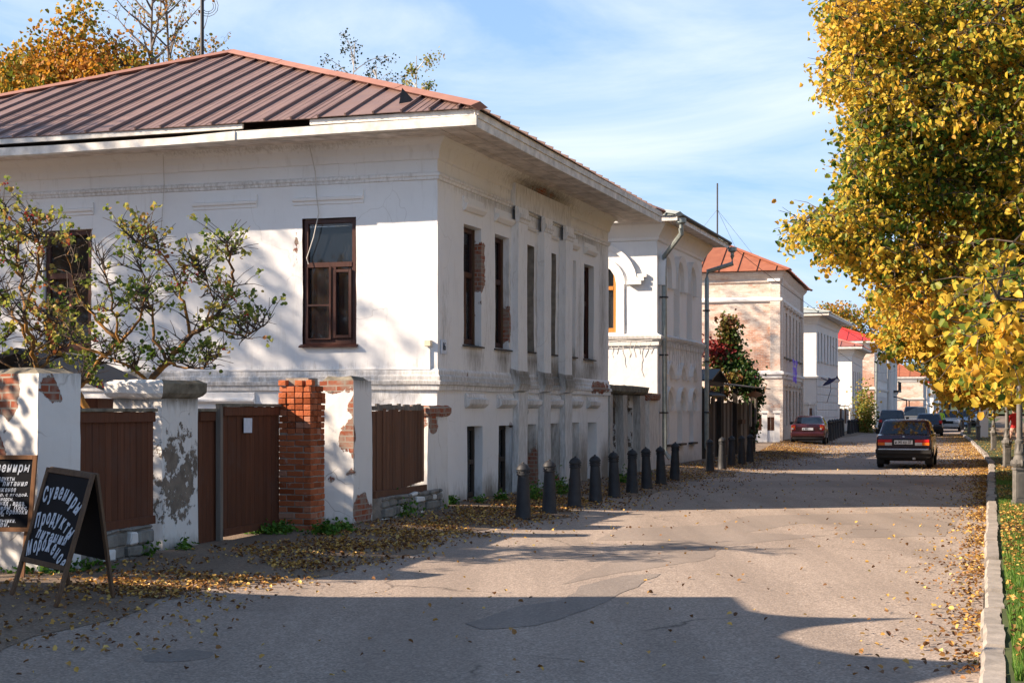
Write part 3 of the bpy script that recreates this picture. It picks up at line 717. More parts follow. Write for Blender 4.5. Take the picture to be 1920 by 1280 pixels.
for i in (0, 1, 5):
    a, b = up_w[i]; win(S, a, b, 2.84, 4.88, -.15, H1, mull=(.5,), trans=.6, t=.08, curtain=[(a+.08, a+.3, 2.95, 4.8)], sill=(.05, 'iron'))
    rm = MB(); rm.box(a-.0, a+.03, -.15, -.12, 2.85, 4.88, S); rm.box(b-.03, b+.01, -.15, -.12, 2.85, 4.88, S); rm.build('window_batten', M['signwood'] if i < 2 else M['framewood'], H1, fix=True)
for i in (2, 3, 4):
    a, b = up_w[i]; fbox('sill', S, a-.02, b+.04, -.25, .04, 2.80, 2.83, M['iron'], H1)
for i in (0, 1):
    a, b = lo_w[i]; win(S, a, b, .16, 1.40, -.15, H1, fm='darkwood', mull=(.5,), trans=.5, t=.07)
    fbox('sill', S, a-.04, b+.12, -.12, .14, .06, .13, M['stone'], H1)
for i in (2, 4): fbox('sill', S, lo_w[i][0], lo_w[i][1]+.1, -.2, .1, .08, .13, M['stone'], H1)
# eaves
soffit(H1, S, L1, G, D1+1, 6.15, 1.0, 6, 'soffit')
fbox('fascia', S, -1.0, L1+1.0, 1.0, 1.03, 6.10, 6.27, M['fascia'], H1, .004)
fbox('fascia', S, -1.02, L1+1.03, 1.03, 1.05, 6.24, 6.36, M['fascia'], H1, .004)
def tboard(name, fr, pts, w0, w1, mat):
    """a board whose lower and upper edges follow pts (u, z0, z1)"""
    mb = MB(); vs = []
    for (u, a, b) in pts: vs += [fr.p(u, w0, a), fr.p(u, w1, a), fr.p(u, w1, b), fr.p(u, w0, b)]
    fs = [(4*i+k, 4*i+(k+1) % 4, 4*i+4+(k+1) % 4, 4*i+4+k) for i in range(len(pts)-1) for k in range(4)]+[(0, 1, 2, 3), tuple(4*len(pts)-4+k for k in range(4))[::-1]]
    mb.add(vs, fs); return mb.build(name, M[mat], H1, fix=True)
tboard('fascia', G, [(-1.03, 6.10, 6.25), (1.2, 6.10, 6.24), (3.1, 6.09, 6.23)], 1.0, 1.10, 'fascia')
tboard('fascia', G, [(3.1, 6.08, 6.23), (4.2, 6.07, 6.19), (6.6, 6.05, 6.18)], 1.0, 1.12, 'fascia')
tboard('fascia', G, [(6.6, 6.045, 6.18), (8.5, 6.06, 6.20), (11, 6.09, 6.24), (14.4, 6.1, 6.25)], 1.0, 1.12, 'fascia')
tboard('fascia', G, [(-1.05, 6.265, 6.36), (1.8, 6.27, 6.355)], 1.0, 1.05, 'fascia')
tboard('fascia', G, [(3.0, 6.28, 6.355), (8.0, 6.27, 6.355), (14.4, 6.28, 6.355)], 1.0, 1.05, 'fascia')
fbox('eave_shadow_board', G, -.9, 14.3, .6, .64, 6.17, 6.36, M['eaveshade'], H1)  # added dark board that paints the shade in the eave gap
E1, ap1, _ = hip(H1, S, L1, G, D1, 6.37, 1.07, 2.85, M['roof1'], M['cap1'], .475, .045, 3)
# small snow guard bracket on the roof
mb = MB(); p = E1[0]+G.u*1.55+S.u*.55+Vector((0, 0, .25)); mb.prism([p, p+Vector((.28, .05, .02)), p+Vector((.05, 0, .26))], (.02, .16, 0)); mb.build('roof_bracket', M['iron'], H1, fix=True)
# cables, junction box, number plate
mb = MB(); mb.tube([G.p(2.2, .2, 6.12), G.p(2.15, .08, 5.7), G.p(2.12, .09, 5.3), G.p(2.1, .04, 5.0), G.p(2.2, .03, 4.6), G.p(2.33, .02, 4.25), G.p(2.3, .02, 4.15)], .009, 5); mb.build('cable', M['cable'], H1)
mb = MB(); mb.tube([G.p(4.95, .2, 6.1), G.p(5.0, .08, 5.6), G.p(5.06, .05, 5.0), G.p(5.1, .03, 4.7)], .008, 5); mb.build('cable', M['cable'], H1)
fbox('junction_box', G, .09, .20, .0, .09, 2.74, 2.84, M['plasticbox'], H1, .006)
mb = MB(); mb.box(.12, .15, .001, .035, 2.36, 2.74, G); mb.box(.15, 4.6, .001, .032, 2.36, 2.385, G); mb.build('cable_trunking', M['white2'], H1, fix=True)
npl = fbox('number_plate', S, .10, .33, .012, .028, 2.62, 2.86, M['whitepaint'], H1, .003)

# ------------------------------------------------------------ lettering
_tc = {}
def glyph(ch, shear=.0, bold=.0):
    k = (ch, shear, bold)
    if k in _tc: return _tc[k]
    cu = bpy.data.curves.new('t', 'FONT'); cu.body = ch; cu.size = 1; cu.extrude = .012; cu.shear = shear; cu.offset = bold; cu.resolution_u = 3
    ob = bpy.data.objects.new('t', cu); C.objects.link(ob); dg = bpy.context.evaluated_depsgraph_get(); me = ob.evaluated_get(dg).to_mesh()
    vs = [v.co.copy() for v in me.vertices]; fs = [tuple(p.vertices) for p in me.polygons]
    ob.evaluated_get(dg).to_mesh_clear(); C.objects.unlink(ob); bpy.data.objects.remove(ob); bpy.data.curves.remove(cu)
    wd = max([v.x for v in vs], default=.35)+.07
    _tc[k] = (vs, fs, wd); return _tc[k]
def lettering(name, items, fn, mat, parent, shear=.3, bold=.02):
    """items: (text, x0, y0, size, width, path) with path(t)->(dx,dy,angle); fn maps (x,y,d) on the board to the world"""
    for (txt, x0, y0, size, width, pth) in items:
        mb = MB()
        tot = sum(glyph(c, shear, bold)[2] if c != ' ' else .35 for c in txt); sx = width/(tot*size) if width else 1
        x = 0
        for c in txt:
            if c == ' ': x += .35*size*sx; continue
            vs, fs, wd = glyph(c, shear, bold); t = x/max(width or tot*size, 1e-6)
            dx, dy, an = pth(t) if pth else (0, 0, 0)
            ca, sa = math.cos(an), math.sin(an); an2 = rnd.uniform(-.05, .05)
            out = []
            for v in vs:
                lx, ly = v.x*size*sx, v.y*size*1.15; gx, gy = lx*ca-ly*sa, lx*sa+ly*ca
                out.append(fn(x0+x+dx+gx, y0+dy+gy, .004+v.z*.1))
            mb.add(out, fs); x += wd*size*sx
        o = mb.build(name, mat, parent, kind='stuff')
    return o
lettering('number', [('16', 0, 0, .16, .15, None)], lambda x, y, d: S.p(.135+x, .03+d, 2.685+y), M['board'], npl, 0, .01)

# ------------------------------------------------------------ gate wall: piers, gates, fences
GW = [(0, (-4.98, 13.0)), (1, (-4.40, 14.2)), (2, (-3.85, 15.9)), (3, (-3.55, 16.7)), (4, (-2.6, 18.6))]
def pier(name, label, px_arris, Zf, dirx, wf, ws, h, mats, cap=None, wear=(), dirt=(), parent=None, cat='gate pier'):
    """square pier; front face looks back along the street, side face looks on to it"""
    A = Vector((PX(px_arris, Zf), Zf, 0)); u = Vector((dirx, 1, 0)).normalized(); nS = Vector((u.y, -u.x, 0))
    t = thing(name, label, cat, (A.x, A.y, 0))
    fs = Fr(A, u, nS); ff = Fr(A, -nS, -u)
    wall('shaft', fs, 0, ws, -.1, h, [], mats, t, amp=.014, step=.16, wear=[w for w in wear if w[0] >= 0], dirt=dirt)
    wall('shaft', ff, 0, wf, -.1, h, [], mats, t, amp=.014, step=.16, wear=[(-w[0], *w[1:]) for w in wear if w[0] < 0], dirt=dirt)
    wall('shaft', Fr(fs.p(ws, 0, 0), -nS, u), 0, wf, -.1, h, [], mats, t, amp=.014, step=.4)
    wall('shaft', Fr(ff.p(wf, 0, 0), u, -nS), 0, ws, -.1, h, [], mats, t, amp=.014, step=.4)
    mb = MB(); n = 6
    for i in range(n+1):
        for j in range(n+1):
            p = fs.p(ws*i/n, -wf*j/n, h); p += dsp(p, .014); 
            if 0 < i < n and 0 < j < n: p.z += .05+.03*noise.noise(p*5)
            mb.v.append(tuple(p))
    mb.f = [(i*(n+1)+j, (i+1)*(n+1)+j, (i+1)*(n+1)+j+1, i*(n+1)+j+1) for i in range(n) for j in range(n)]; mb.mi = [0]*len(mb.f)
    mb.build('top', M['moss'], t, fix=True)
    if cap:
        o, z0, z1 = cap
        for (f_, a_) in ((fs, ws), (ff, wf)):
            band('coping', f_, 0, a_, [(0, z0), (o*.6, z0+.02), (o, z0+.06), (o, z1-.02), (0, z1+.02)], mats[0] if (f_ is ff or o < .06) else M['moss'], t, True, True, amp=.02, jag=.9, step=.07, wear=[(.3, z1, 1, .3, .9)] if o < .06 else ())
    return t, fs, ff
pA, fsA, ffA = pier('gate_pier', 'cracked white plaster pier with exposed bricks, behind the hanging menu board', 72, 13.7, .62, .95, .52, 2.06, [M['pierw']],
    wear=[(.12, 1.95, .12, .16, 1.4), (.3, 1.45, .05, .18, .6), (-.45, 1.9, .16, .3, 1.3), (-.6, .9, .3, .4, 1.0), (-.55, 1.3, .15, .25, .9)], dirt=[(.3, 0, .6, .15, .8), (.3, 2.0, .6, .1, .5)])
pB, fsB, ffB = pier('gate_pier', 'plaster pier with broad coping, mottled brown where whitewash is gone, between wood panel and gate', 304, 15.95, .36, .62, .74, 1.86, [M['piergrey']], cap=(.07, 1.84, 2.03),
    wear=[(.35, 1.0, .5, .6, .85), (.5, 1.3, .3, .4, .5), (-.2, 1.0, .4, .6, .7), (.3, .65, .5, .3, .7)], dirt=[(.4, -.1, .8, .28, 1.3), (-.2, -.1, .8, .3, 1.2), (.4, 1.85, .8, .12, .9)])
pW, fsW, ffW = pier('gate_pier', 'tall white plaster pier with cracked arris and brick showing at its foot and top', 663, 19.72, .33, .52, .62, 2.10, [M['pierw']],
    wear=[(-.3, 2.05, .35, .12, 1.4), (-.02, 1.75, .08, .2, 1.3), (-.08, 1.25, .16, .22, 1.1), (-.02, .9, .05, .6, .5), (.3, .25, .4, .35, 1.15), (-.3, .72, .18, .14, .6), (-.4, .3, .2, .05, .8), (.02, 1.2, .04, .9, .7)], dirt=[(.4, 0, .8, .2, .9), (.3, 2.1, .5, .12, .7)])
pC, fsC, ffC = pier('gate_pier', 'small crumbling white pier with a broken coping beside the house corner', 803, 22.45, .35, .36, .85, 1.62, [M['pierw']], cap=(.05, 1.60, 1.76),
    wear=[(.2, 1.5, .3, .2, 1.0), (-.1, 1.5, .2, .25, .8), (.1, 1.1, .1, .4, .4)], dirt=[(.4, -.1, .8, .5, 1.1), (.2, 1.7, .8, .12, .8)])
# the brick pier, brick by brick
Zf = 18.55; A = Vector((PX(583, Zf), Zf, 0)); u_ = Vector((.33, 1, 0)).normalized(); nS_ = Vector((u_.y, -u_.x, 0))
bp = thing('gate_pier', 'bare red brick pier with a crumbling top beside the open gate', 'gate pier', (A.x, A.y, 0))
fb = Fr(A, u_, nS_); wfb, wsb, hb = .47, .42, 2.12
mb = MB()
for k in range(28):
    z0, z1 = -.1+k*.079, -.1+(k+1)*.079; q = .013+.003*noise.noise((k*.7, 1, 2)); er = .06 if k > 25 else (.025 if k > 18 else 0)
    mb.box(q+er, wsb-q-er, -wfb+q+er, -q-er, z0, z1, fb)
mb.build('mortar_core', M['mortar'], bp, fix=True)
ch = .078
def bm_brick(l, w, h):
    b = MB(); b.box(-l/2, l/2, -w/2, w/2, -h/2, h/2)
    b.v = [tuple(Vector(v)+noise.noise_vector(Vector(v)*17+Vector((l, h, 3)))*.005) for v in b.v]
    o = b.build('brick', M['brick'], bevel=.005, fix=True); return o
tmpl = {}
for k in range(28):
    z = -.06+k*ch; rough = k >= 19
    for face, wid in ((0, wfb), (1, wsb)):
        pat = ([.235, .235] if k % 2 else [.115, .235, .12]) if not rough else [.11, .12, .12, .12]
        tot = sum(pat); x = 0
        for l in pat:
            l2 = l*wid/tot
            if k == 27 and rnd.random() < .4: x += l2; continue
            if k == 26 and rnd.random() < .15: x += l2; continue
            key = (round(l2-.012, 3),); 
            hh = ch-.013 if not rough else ch-.008
            key = (round(l2-.011, 3), round(hh, 3))
            inn = .008*rnd.random()+(.012*rnd.random() if rough else 0)+(.05 if k == 26 else .0)*rnd.random()
            taper = .010*max(0, k-21)*.4
            if face == 0: c = fb.p(.045+inn-taper, -(x+l2/2), z+rnd.uniform(-.004, .004)); rz = math.atan2(fb.n.y, fb.n.x)
            else: c = fb.p(x+l2/2, -.045-inn+taper, z+rnd.uniform(-.004, .004)); rz = math.atan2(fb.u.y, fb.u.x)
            if (face, key) not in tmpl:
                o = bm_brick(key[0], .09, key[1]); tmpl[(face, key)] = o; o.parent = bp; o.location = c-wloc(bp); o.rotation_euler = (rnd.uniform(-.02, .02), rnd.uniform(-.02, .02), rz+rnd.uniform(-.03, .03))
            else:
                src = tmpl[(face, key)]; o = src.copy(); C.objects.link(o); o.location = c-wloc(bp); o.rotation_euler = (rnd.uniform(-.03, .03), rnd.uniform(-.03, .03), rz+rnd.uniform(-.04, .04))
            x += l2
def boards(name, label, fr, u0, u1, z0, z1, n, mat, cat, ztop=None, capm=None, rail=True, jit=.003, th=.022, bot=None, gap=.003, post=None, zb=None):
    t = thing(name, label, cat, tuple(fr.p((u0+u1)/2, 0, 0)))
    w = (u1-u0)/n
    for i in range(n):
        a = u0+i*w; zt = (ztop(a) if ztop else z1)+rnd.uniform(-jit, jit)*2; zb_ = (zb(a) if zb else z0)
        mb = MB(); o = rnd.uniform(-jit, jit); mb.box(a+gap, a+w-gap, o, o+th, zb_, zt, fr); mb.build('board', M[mat], t, bevel=.003, fix=True)
    if rail:
        for zz in (z0+.22, z1-.3): fbox('rail', fr, u0, u1, -.05, -.008, zz, zz+.09, M[mat], t)
    if capm: fbox('cap_rail', fr, u0-.02, u1+.02, -.06, .07, z1, z1+.035, M[capm], t, .004); fbox('top_rail', fr, u0, u1, th+.004, th+.03, z1-.11, z1-.003, M[mat], t, .003)
    if bot: fbox('bottom_rail', fr, u0, u1, th+.004, th+.03, z0, z0+.09, M[mat], t, .003)
    return t
P0 = Vector((PX(131, 14.15), 14.15, 0)); P1 = Vector((PX(284, 15.75), 15.75, 0)); d = (P1-P0).normalized(); fp = Fr(P0, d, (d.y, -d.x)); Lp = (P1-P0).length
boards('wood_fence_panel', 'dark brown board fence panel between the two left piers, above a stone base', fp, 0, Lp, .46, 1.68, 13, 'brownwood', 'fence', capm='moss', bot=True)
def rubble(name, label, fr, u0, u1, z0, z1, w0, w1, seed=1, n=None):
    t = thing(name, label, 'wall', tuple(fr.p((u0+u1)/2, 0, 0))); r = random.Random(seed)
    fbox('core', fr, u0, u1, w0, w1-.05, z0-.15, z1-.02, M['mortar'], t)
    z = z0-.08
    while z < z1-.03:
        h = min(r.uniform(.09, .15), z1-z); u = u0
        while u < u1-.04:
            l = min(r.uniform(.13, .3), u1-u); mb = MB(); q = r.uniform(-.03, .02)
            mb.box(u+.008, u+l-.008, w1-.1, w1+q, z+.006, z+h-.006, fr)
            mb.v = [tuple(Vector(v)+noise.noise_vector(Vector(v)*5)*.03) for v in mb.v]
            mb.build('stone', M['stone'] if r.random() < .93 else M['piergrey'], t, bevel=.015, fix=True); u += l
        z += h
    return t
rubble('stone_base', 'low rough stone base under the left brown fence panel', fp, 0, Lp-.1, 0, .46, -.15, .1, 3)
# gate leaves
a0 = Vector((PX(369, 16.75), 16.75, 0)); a1 = Vector((PX(409, 17.25), 17.25, 0)); d = (a1-a0).normalized(); fg = Fr(a0, d, (d.y, -d.x))
boards('wicket_gate', 'narrow brown board wicket gate next to the mottled pier', fg, 0, (a1-a0).length, .12, 1.68, 5, 'brownwood', 'gate', capm='moss')
a0 = Vector((PX(414, 17.15), 17.15, 0)); a1 = Vector((PX(521, 18.75), 18.75, 0)); d = (a1-a0).normalized(); fg2 = Fr(a0, d, (d.y, -d.x)); Lg = (a1-a0).length
gt = boards('yard_gate', 'wide brown board gate leaf standing ajar with a paper notice', fg2, 0, Lg, .19, 1.74, 13, 'brownwood', 'gate', capm='moss', bot=True)
fbox('gate_stile', fg2, -.07, 0, -.03, .03, .1, 1.76, M['greywood'], gt)
nt = MB(); nt.box(.52, .75, .052, .055, 1.42, 1.60, fg2); nt.v = [tuple(Vector(v)+noise.noise_vector(Vector(v)*9)*.006) for v in nt.v]
nt = nt.build('paper_notice', M['whitepaint'], fix=True); setp(nt, 'small torn white paper notice pinned on the wide brown gate', 'notice')
# fence by the house with its stone base
a0 = Vector((PX(697, 20.5), 20.5, 0)); a1 = Vector((PX(792, 22.4), 22.4, 0)); d = (a1-a0).normalized(); ff3 = Fr(a0, d, (d.y, -d.x)); Lf = (a1-a0).length
f3 = boards('wood_fence_panel', 'weathered brown board fence with grey ragged tops between white pier and house', ff3, 0, Lf, .5, 1.70, 17, 'fencewood', 'fence', jit=.012, zb=lambda a: .44+.08*a)
mb = MB(); mb.box(-.02, Lf+.02, .028, .07, .44, .54, ff3); mb.build('bottom_rail', M['fencewood'], f3, fix=True)
for i in range(17): fbox('board_tip', ff3, i*Lf/17+.006, (i+1)*Lf/17-.006, -.004, .024, 1.69, 1.70+.075+rnd.uniform(-.02, .02), M['greywood'], f3)
rubble('stone_base', 'low mossy stone base under the weathered fence by the house', ff3, 0, Lf+.4, 0, .46, -.1, .2, 5)
# shed behind the fence panel
sh = thing('shed', 'dark lean-to shed roof behind the left brown fence panel', 'shed', (-6.6, 18.5, 0))
mb = MB(); mb.box(-7.6, -5.35, 18.6, 21.2, .1, 1.85); mb.build('wall', M['brownwood'], sh, fix=True)
mb = MB(); mb.add([(-5.0, 18.3, 1.86), (-5.0, 21.5, 1.86), (-6.3, 21.5, 2.42), (-6.3, 18.3, 2.42), (-5.0, 18.3, 1.93), (-5.0, 21.5, 1.93), (-6.3, 21.5, 2.49), (-6.3, 18.3, 2.49)], [(0, 1, 2, 3), (4, 7, 6, 5), (0, 4, 5, 1), (0, 3, 7, 4), (1, 5, 6, 2)])
mb.build('roof', M['roofgrey'] if 0 else M['iron'], sh, fix=True)
mb = MB(); mb.add([(-7.8, 18.3, 1.86), (-7.8, 21.5, 1.86), (-6.3, 21.5, 2.42), (-6.3, 18.3, 2.42), (-7.8, 18.3, 1.93), (-7.8, 21.5, 1.93), (-6.3, 21.5, 2.49), (-6.3, 18.3, 2.49)], [(0, 3, 2, 1), (4, 5, 6, 7), (0, 1, 5, 4), (0, 4, 7, 3), (1, 2, 6, 5)])
mb.build('roof', M['iron'], sh, fix=True)

# ------------------------------------------------------------ ruined wall between the first two houses
rw = thing('ruined_wall', 'ruined white gate wall with heavy broken coping between the first two houses', 'wall', tuple(S.p(L1+.02, 0, 0)))
wr = [(.3, 1.9, .25, .35, 1.3), (1.0, 1.8, .3, .3, 1.2), (1.5, 1.6, .2, .5, .9), (2.3, 1.9, .25, .3, 1.0), (.3, 1.2, .15, .5, .6)]
wall('wall', S, L1+.04, 13.75, -.1, 2.10, [dict(poly=rect(L1+.3, L1+1.15, .15, 1.75), depth=.3, back=True, wear=.5), dict(poly=rect(L1+1.75, L1+2.75, .15, 1.75), depth=.3, back=True, wear=.4)], [M['piergrey']], rw, amp=.02,
     w=-.15, wear=[(L1+a, b, c, d_, e) for (a, b, c, d_, e) in wr], dirt=[(L1+1.5, 0, 3, .5, .9), (L1+1.5, 2, 3, .2, .9)])
for (a, b) in ((L1+.04, L1+.26), (L1+1.2, L1+1.6), (L1+2.85, 13.75)): block('pilaster', S, a, b, -.15, .04, -.1, 2.05, M['pierw'], rw, amp=.02, wear=.35, dirt=.5)
band('coping', S, L1+.04, 13.9, [(-.15, 2.06), (.06, 2.08), (.12, 2.14), (.12, 2.26), (-.15, 2.30), (-.55, 2.28)], M['moss'], rw, amp=.02, jag=.7, step=.12)
fbox('core', S, L1+.04, 13.75, -.6, -.47, -.1, 2.15, M['mortar'], rw)
p2 = thing('gate_pier', 'small white pier squeezed against the second house behind the ruined wall', 'gate pier', tuple(S.p(14.6, 0, 0)))
block('shaft', S, 14.25, 15.2, -.35, .02, -.1, 1.95, M['pierw'], p2, wear=.2, dirt=.3); band('coping', S, 14.2, 15.25, [(-.05, 1.93), (.08, 1.96), (.1, 2.02), (.1, 2.12), (-.35, 2.16)], M['pierw'], p2, jag=.4, wear=[(14.6, 2, 1, 1, .8)])

# ------------------------------------------------------------ second house: arches and downpipes
C2 = (4.0, 39.7); S2 = Fr(C2, U1, (.943, -.332)); G2 = Fr(C2, V1, (-.288, -.957)); L2, D2 = 5.95, 8.5
H2 = thing('house', 'white two-storey house with arched windows, hood mouldings and grey-green downpipes', 'house', (*C2, 0))
ua = [(.42, 1.18), (2.02, 2.78), (3.72, 4.46)]; la = [(.95, 1.5), (2.5, 3.15), (4.1, 4.7)]
ops = [dict(poly=arch(a, b, 3.82, 5.85), depth=.3, back=True) for a, b in ua]+[dict(poly=arch(a, b, .75, 2.12), depth=.3, back=True) for a, b in la]
wall('wall', S2, 0, L2, -.15, 6.95, ops, [M['white2']], H2, dirt=[(3, 0, 4, .5, .5), (3, 3.7, 4, .15, .5)])
wall('wall', G2, 0, D2, -.15, 6.95, [dict(poly=arch(1.16, 2.25, 3.85, 5.75), depth=.2)], [M['white2']], H2, dirt=[(3, 3.7, 4, .15, .5)])
plainwalls(H2, S2, L2, G2, D2, 6.95, M['white2'])
def ringband(fr, uc, zc, r0, r1, w, parent, name='hood_moulding', a0=0, a1=math.pi, n=14, mat='white2', legs=0):
    mb = MB(); vs = []
    pts = [(uc+math.cos(a0+(a1-a0)*i/n), math.sin(a0+(a1-a0)*i/n)) for i in range(n+1)]
    A_ = [a0+(a1-a0)*i/n for i in range(n+1)]
    path = [((uc+r0*math.cos(a), zc+r0*math.sin(a)), (uc+r1*math.cos(a), zc+r1*math.sin(a))) for a in A_]
    if legs: path = [((path[0][0][0], zc-legs), (path[0][1][0], zc-legs))]+path+[((path[-1][0][0], zc-legs), (path[-1][1][0], zc-legs))]
    for (i_, o_) in path: vs += [fr.p(i_[0], .001, i_[1]), fr.p(i_[0], w*.6, i_[1]), fr.p(o_[0], w, o_[1]), fr.p(o_[0], .001, o_[1])]
    fs = [(4*i+k, 4*i+(k+1) % 4, 4*i+4+(k+1) % 4, 4*i+4+k) for i in range(len(path)-1) for k in range(4)]+[(0, 1, 2, 3), tuple(4*len(path)-4+k for k in range(4))[::-1]]
    mb.add(vs, fs); return mb.build(name, M[mat], parent, fix=True)
for a, b in ua: ringband(S2, (a+b)/2, 5.5, .5, .66, .2, H2, legs=.35)
for a, b in la:
    ringband(S2, (a+b)/2, 1.82, .42, .54, .14, H2, legs=.15)
    mb = MB(); c = (a+b)/2; pts = [(-.62, 2.62), (-.4, 2.62), (-.25, 2.85), (0, 3.0), (.25, 2.85), (.4, 2.62), (.62, 2.62)]
    vs = []
    for (x, z) in pts: vs += [S2.p(c+x, .001, z-.05), S2.p(c+x, .12, z-.02), S2.p(c+x, .14, z+.08), S2.p(c+x, .001, z+.1)]
    mb.add(vs, [(4*i+k, 4*i+(k+1) % 4, 4*i+4+(k+1) % 4, 4*i+4+k) for i in range(6) for k in range(4)]+[(0, 1, 2, 3), (27, 26, 25, 24)]); mb.build('hood_moulding', M['white2'], H2, fix=True)
    fbox('sill', S2, a-.1, b+.1, 0, .12, .66, .72, M['iron'], H2)
ringband(G2, 1.7, 5.18, 1.02, 1.16, .12, H2, a0=.15, a1=math.pi-.15); ringband(G2, 1.7, 5.18, .74, .80, .06, H2); 
ringband(G2, 1.7, 5.18, .58, .78, .04, H2, legs=1.4, name='window_surround')
for i in range(3): fbox('hood_foot', G2, .42-i*.07, .82-.03*i, .001, .16-.03*i, 5.16+.1*i, 5.25+.1*i, M['white2'], H2)
win(G2, 1.16, 2.25, 3.86, 5.72, -.1, H2, fm='orangewood', mull=(.5,), trans=.66, t=.09, curtain=[(1.2, 2.2, 3.9, 5.0)])
for fr, Lw, m1 in ((S2, L2, True), (G2, D2, False)):
    band('cornice', fr, 0, Lw, [(0, 6.35), (.05, 6.38), (.06, 6.45), (.12, 6.55), (.24, 6.72), (.28, 6.78), (.28, 6.86), (0, 6.87)], M['white2'], H2, True, m1, step=.5)
    band('belt_course', fr, 0, Lw, [(0, 3.45), (.05, 3.48), (.06, 3.6), (.13, 3.66), (.15, 3.74), (.02, 3.8), (0, 3.82)], M['white2'], H2, True, m1, step=.4, jag=.2, dirt=[(3, 3.7, 4, .15, .5)])
soffit(H2, S2, L2, G2, D2+.7, 6.86, .7, 4, 'soffit')
for fr, a in ((S2, L2+.72), (G2, D2+.72)): fbox('fascia', fr, -.72, a, .7, .73, 6.8, 6.93, M['fascia'], H2)
hip(H2, S2, L2, G2, D2, 6.95, .75, 1.25, M['roofgrey'], M['roofgrey'], .8, .035)
# gutter edge and downpipes
pipe([S2.p(-.7, .78, 6.98), S2.p(L2+.7, .78, 6.98)], .05, M['iron'], H2, 'gutter')
def funnel(p, parent):
    mb = MB(); mb.lathe(p, [(.05, -.2), (.06, -.05), (.14, .0), (.14, .12), (.12, .12), (.12, .02)], 10); mb.build('rain_funnel', M['galv'], parent, smooth=40)
c0 = S2.p(-.55, .8, 6.75); funnel(c0, H2); pipe([c0+Vector((0, 0, -.15)), c0+Vector((0, 0, -.3)), S2.p(.28, .14, 5.95), S2.p(.28, .14, 5.7), S2.p(.3, .14, .55), S2.p(.3, .3, .35)], .07, M['galv'], H2)
c0 = S2.p(L2+.6, .85, 6.72); funnel(c0, H2); pipe([c0+Vector((0, 0, -.15)), c0+Vector((0, 0, -.4)), S2.p(L2+.1, .16, 6.05), S2.p(L2+.08, .14, 5.8), S2.p(L2+.08, .14, .5), S2.p(L2+.1, .3, .3)], .07, M['galv'], H2)
for zz in (1.6, 3.2, 4.8):
    for uu in (.29, L2+.08): fbox('pipe_clamp', S2, uu-.09, uu+.09, .02, .23, zz, zz+.04, M['iron'], H2)
mb = MB()
for fr, Lw in ((S2, L2), (G2, 5.5)):
    mb.tube([fr.p(.1+Lw*i/12, .17, 3.62-.03*(i % 2)) for i in range(12)], .012, 3)
    for i in range(int(Lw*7)):
        u = .1+i/7; l = rnd.uniform(.15, .75) if fr is S2 else rnd.choice([.1, .25, .5, .75])
        pts = [fr.p(u, .17, 3.62)]
        while l > 0: pts.append(pts[-1]+fr.u*rnd.uniform(-.05, .05)-Vector((0, 0, .09))); l -= .09
        mb.tube(pts, .008, 3)
mb.build('icicle_lights', M['cable'], H2)

# ------------------------------------------------------------ third house: whitewashed brick
def frames(Cn, tx, vx=(-.957, .288)):
    u = Vector((tx, 1, 0)).normalized(); v = Vector((vx[0], vx[1], 0)).normalized()
    return Fr(Cn, u, (u.y, -u.x)), Fr(Cn, v, (v.y, -v.x) if v.y*0+(-v.x) < 0 else (-v.y, v.x))
def frames(Cn, tx, vx=(-.957, .288)):
    u = Vector((tx, 1, 0)).normalized(); v = Vector((vx[0], vx[1], 0)).normalized()
    return Fr(Cn, u, (u.y, -u.x)), Fr(Cn, v, (-v.y, v.x))
C3 = (13.42, 72.0); S3, G3 = frames(C3, .293); L3, D3 = 12.0, 13.0
H3 = thing('house', 'tall two-storey house of whitewashed patchy brick with rust-red sheet roof', 'house', (*C3, 0))
nw = 6
cs_ = [1.3+i*1.88 for i in range(nw)]
ops = [dict(poly=rect(c-.42, c+.42, 4.4, 6.7), depth=.3) for c in cs_]+[dict(poly=rect(c-.42, c+.42, .9, 2.7), depth=.3) for c in cs_]
wall('wall', S3, 0, L3, -.1, 8.5, ops, [M['wwbrick2']], H3, amp=.012, step=.5, wear=[(6, 3.6, 6, .4, .5), (6, .1, 8, .4, .5)])
wall('wall', G3, 0, D3, -.1, 8.5, [], [M['wwbrick']], H3, amp=.015, step=.5, wear=[(1, 5, 1.5, 1.2, .45), (1.6, 4.0, 2.2, .6, .8), (4.5, 5.2, 1.5, 1.5, .3), (3, 6.2, 3, .5, .25)])
plainwalls(H3, S3, L3, G3, D3, 8.5, M['wwbrick2'])
for c in cs_:
    win(S3, c-.42, c+.42, 4.42, 6.68, -.2, H3, trans=.6, t=.08); win(S3, c-.42, c+.42, .92, 2.68, -.2, H3, trans=.6, t=.08)
    fbox('hood_moulding', S3, c-.55, c+.55, .001, .16, 6.95, 7.1, M['wwbrick2'], H3); fbox('hood_moulding', S3, c-.55, c+.55, .001, .12, 2.9, 3.02, M['wwbrick2'], H3); fbox('sill', S3, c-.5, c+.5, 0, .14, 4.3, 4.38, M['moss'], H3)
for (a, b) in ((0, .4), (L3-.5, L3)): block('pilaster', S3, a, b, .001, .12, -.1, 8.3, M['wwbrick2'], H3)
block('pilaster', G3, 0, .5, .001, .08, 3.6, 8.3, M['wwbrick'], H3); fbox('hood_moulding', G3, 0, .62, .0, .2, 8.12, 8.25, M['white'], H3)
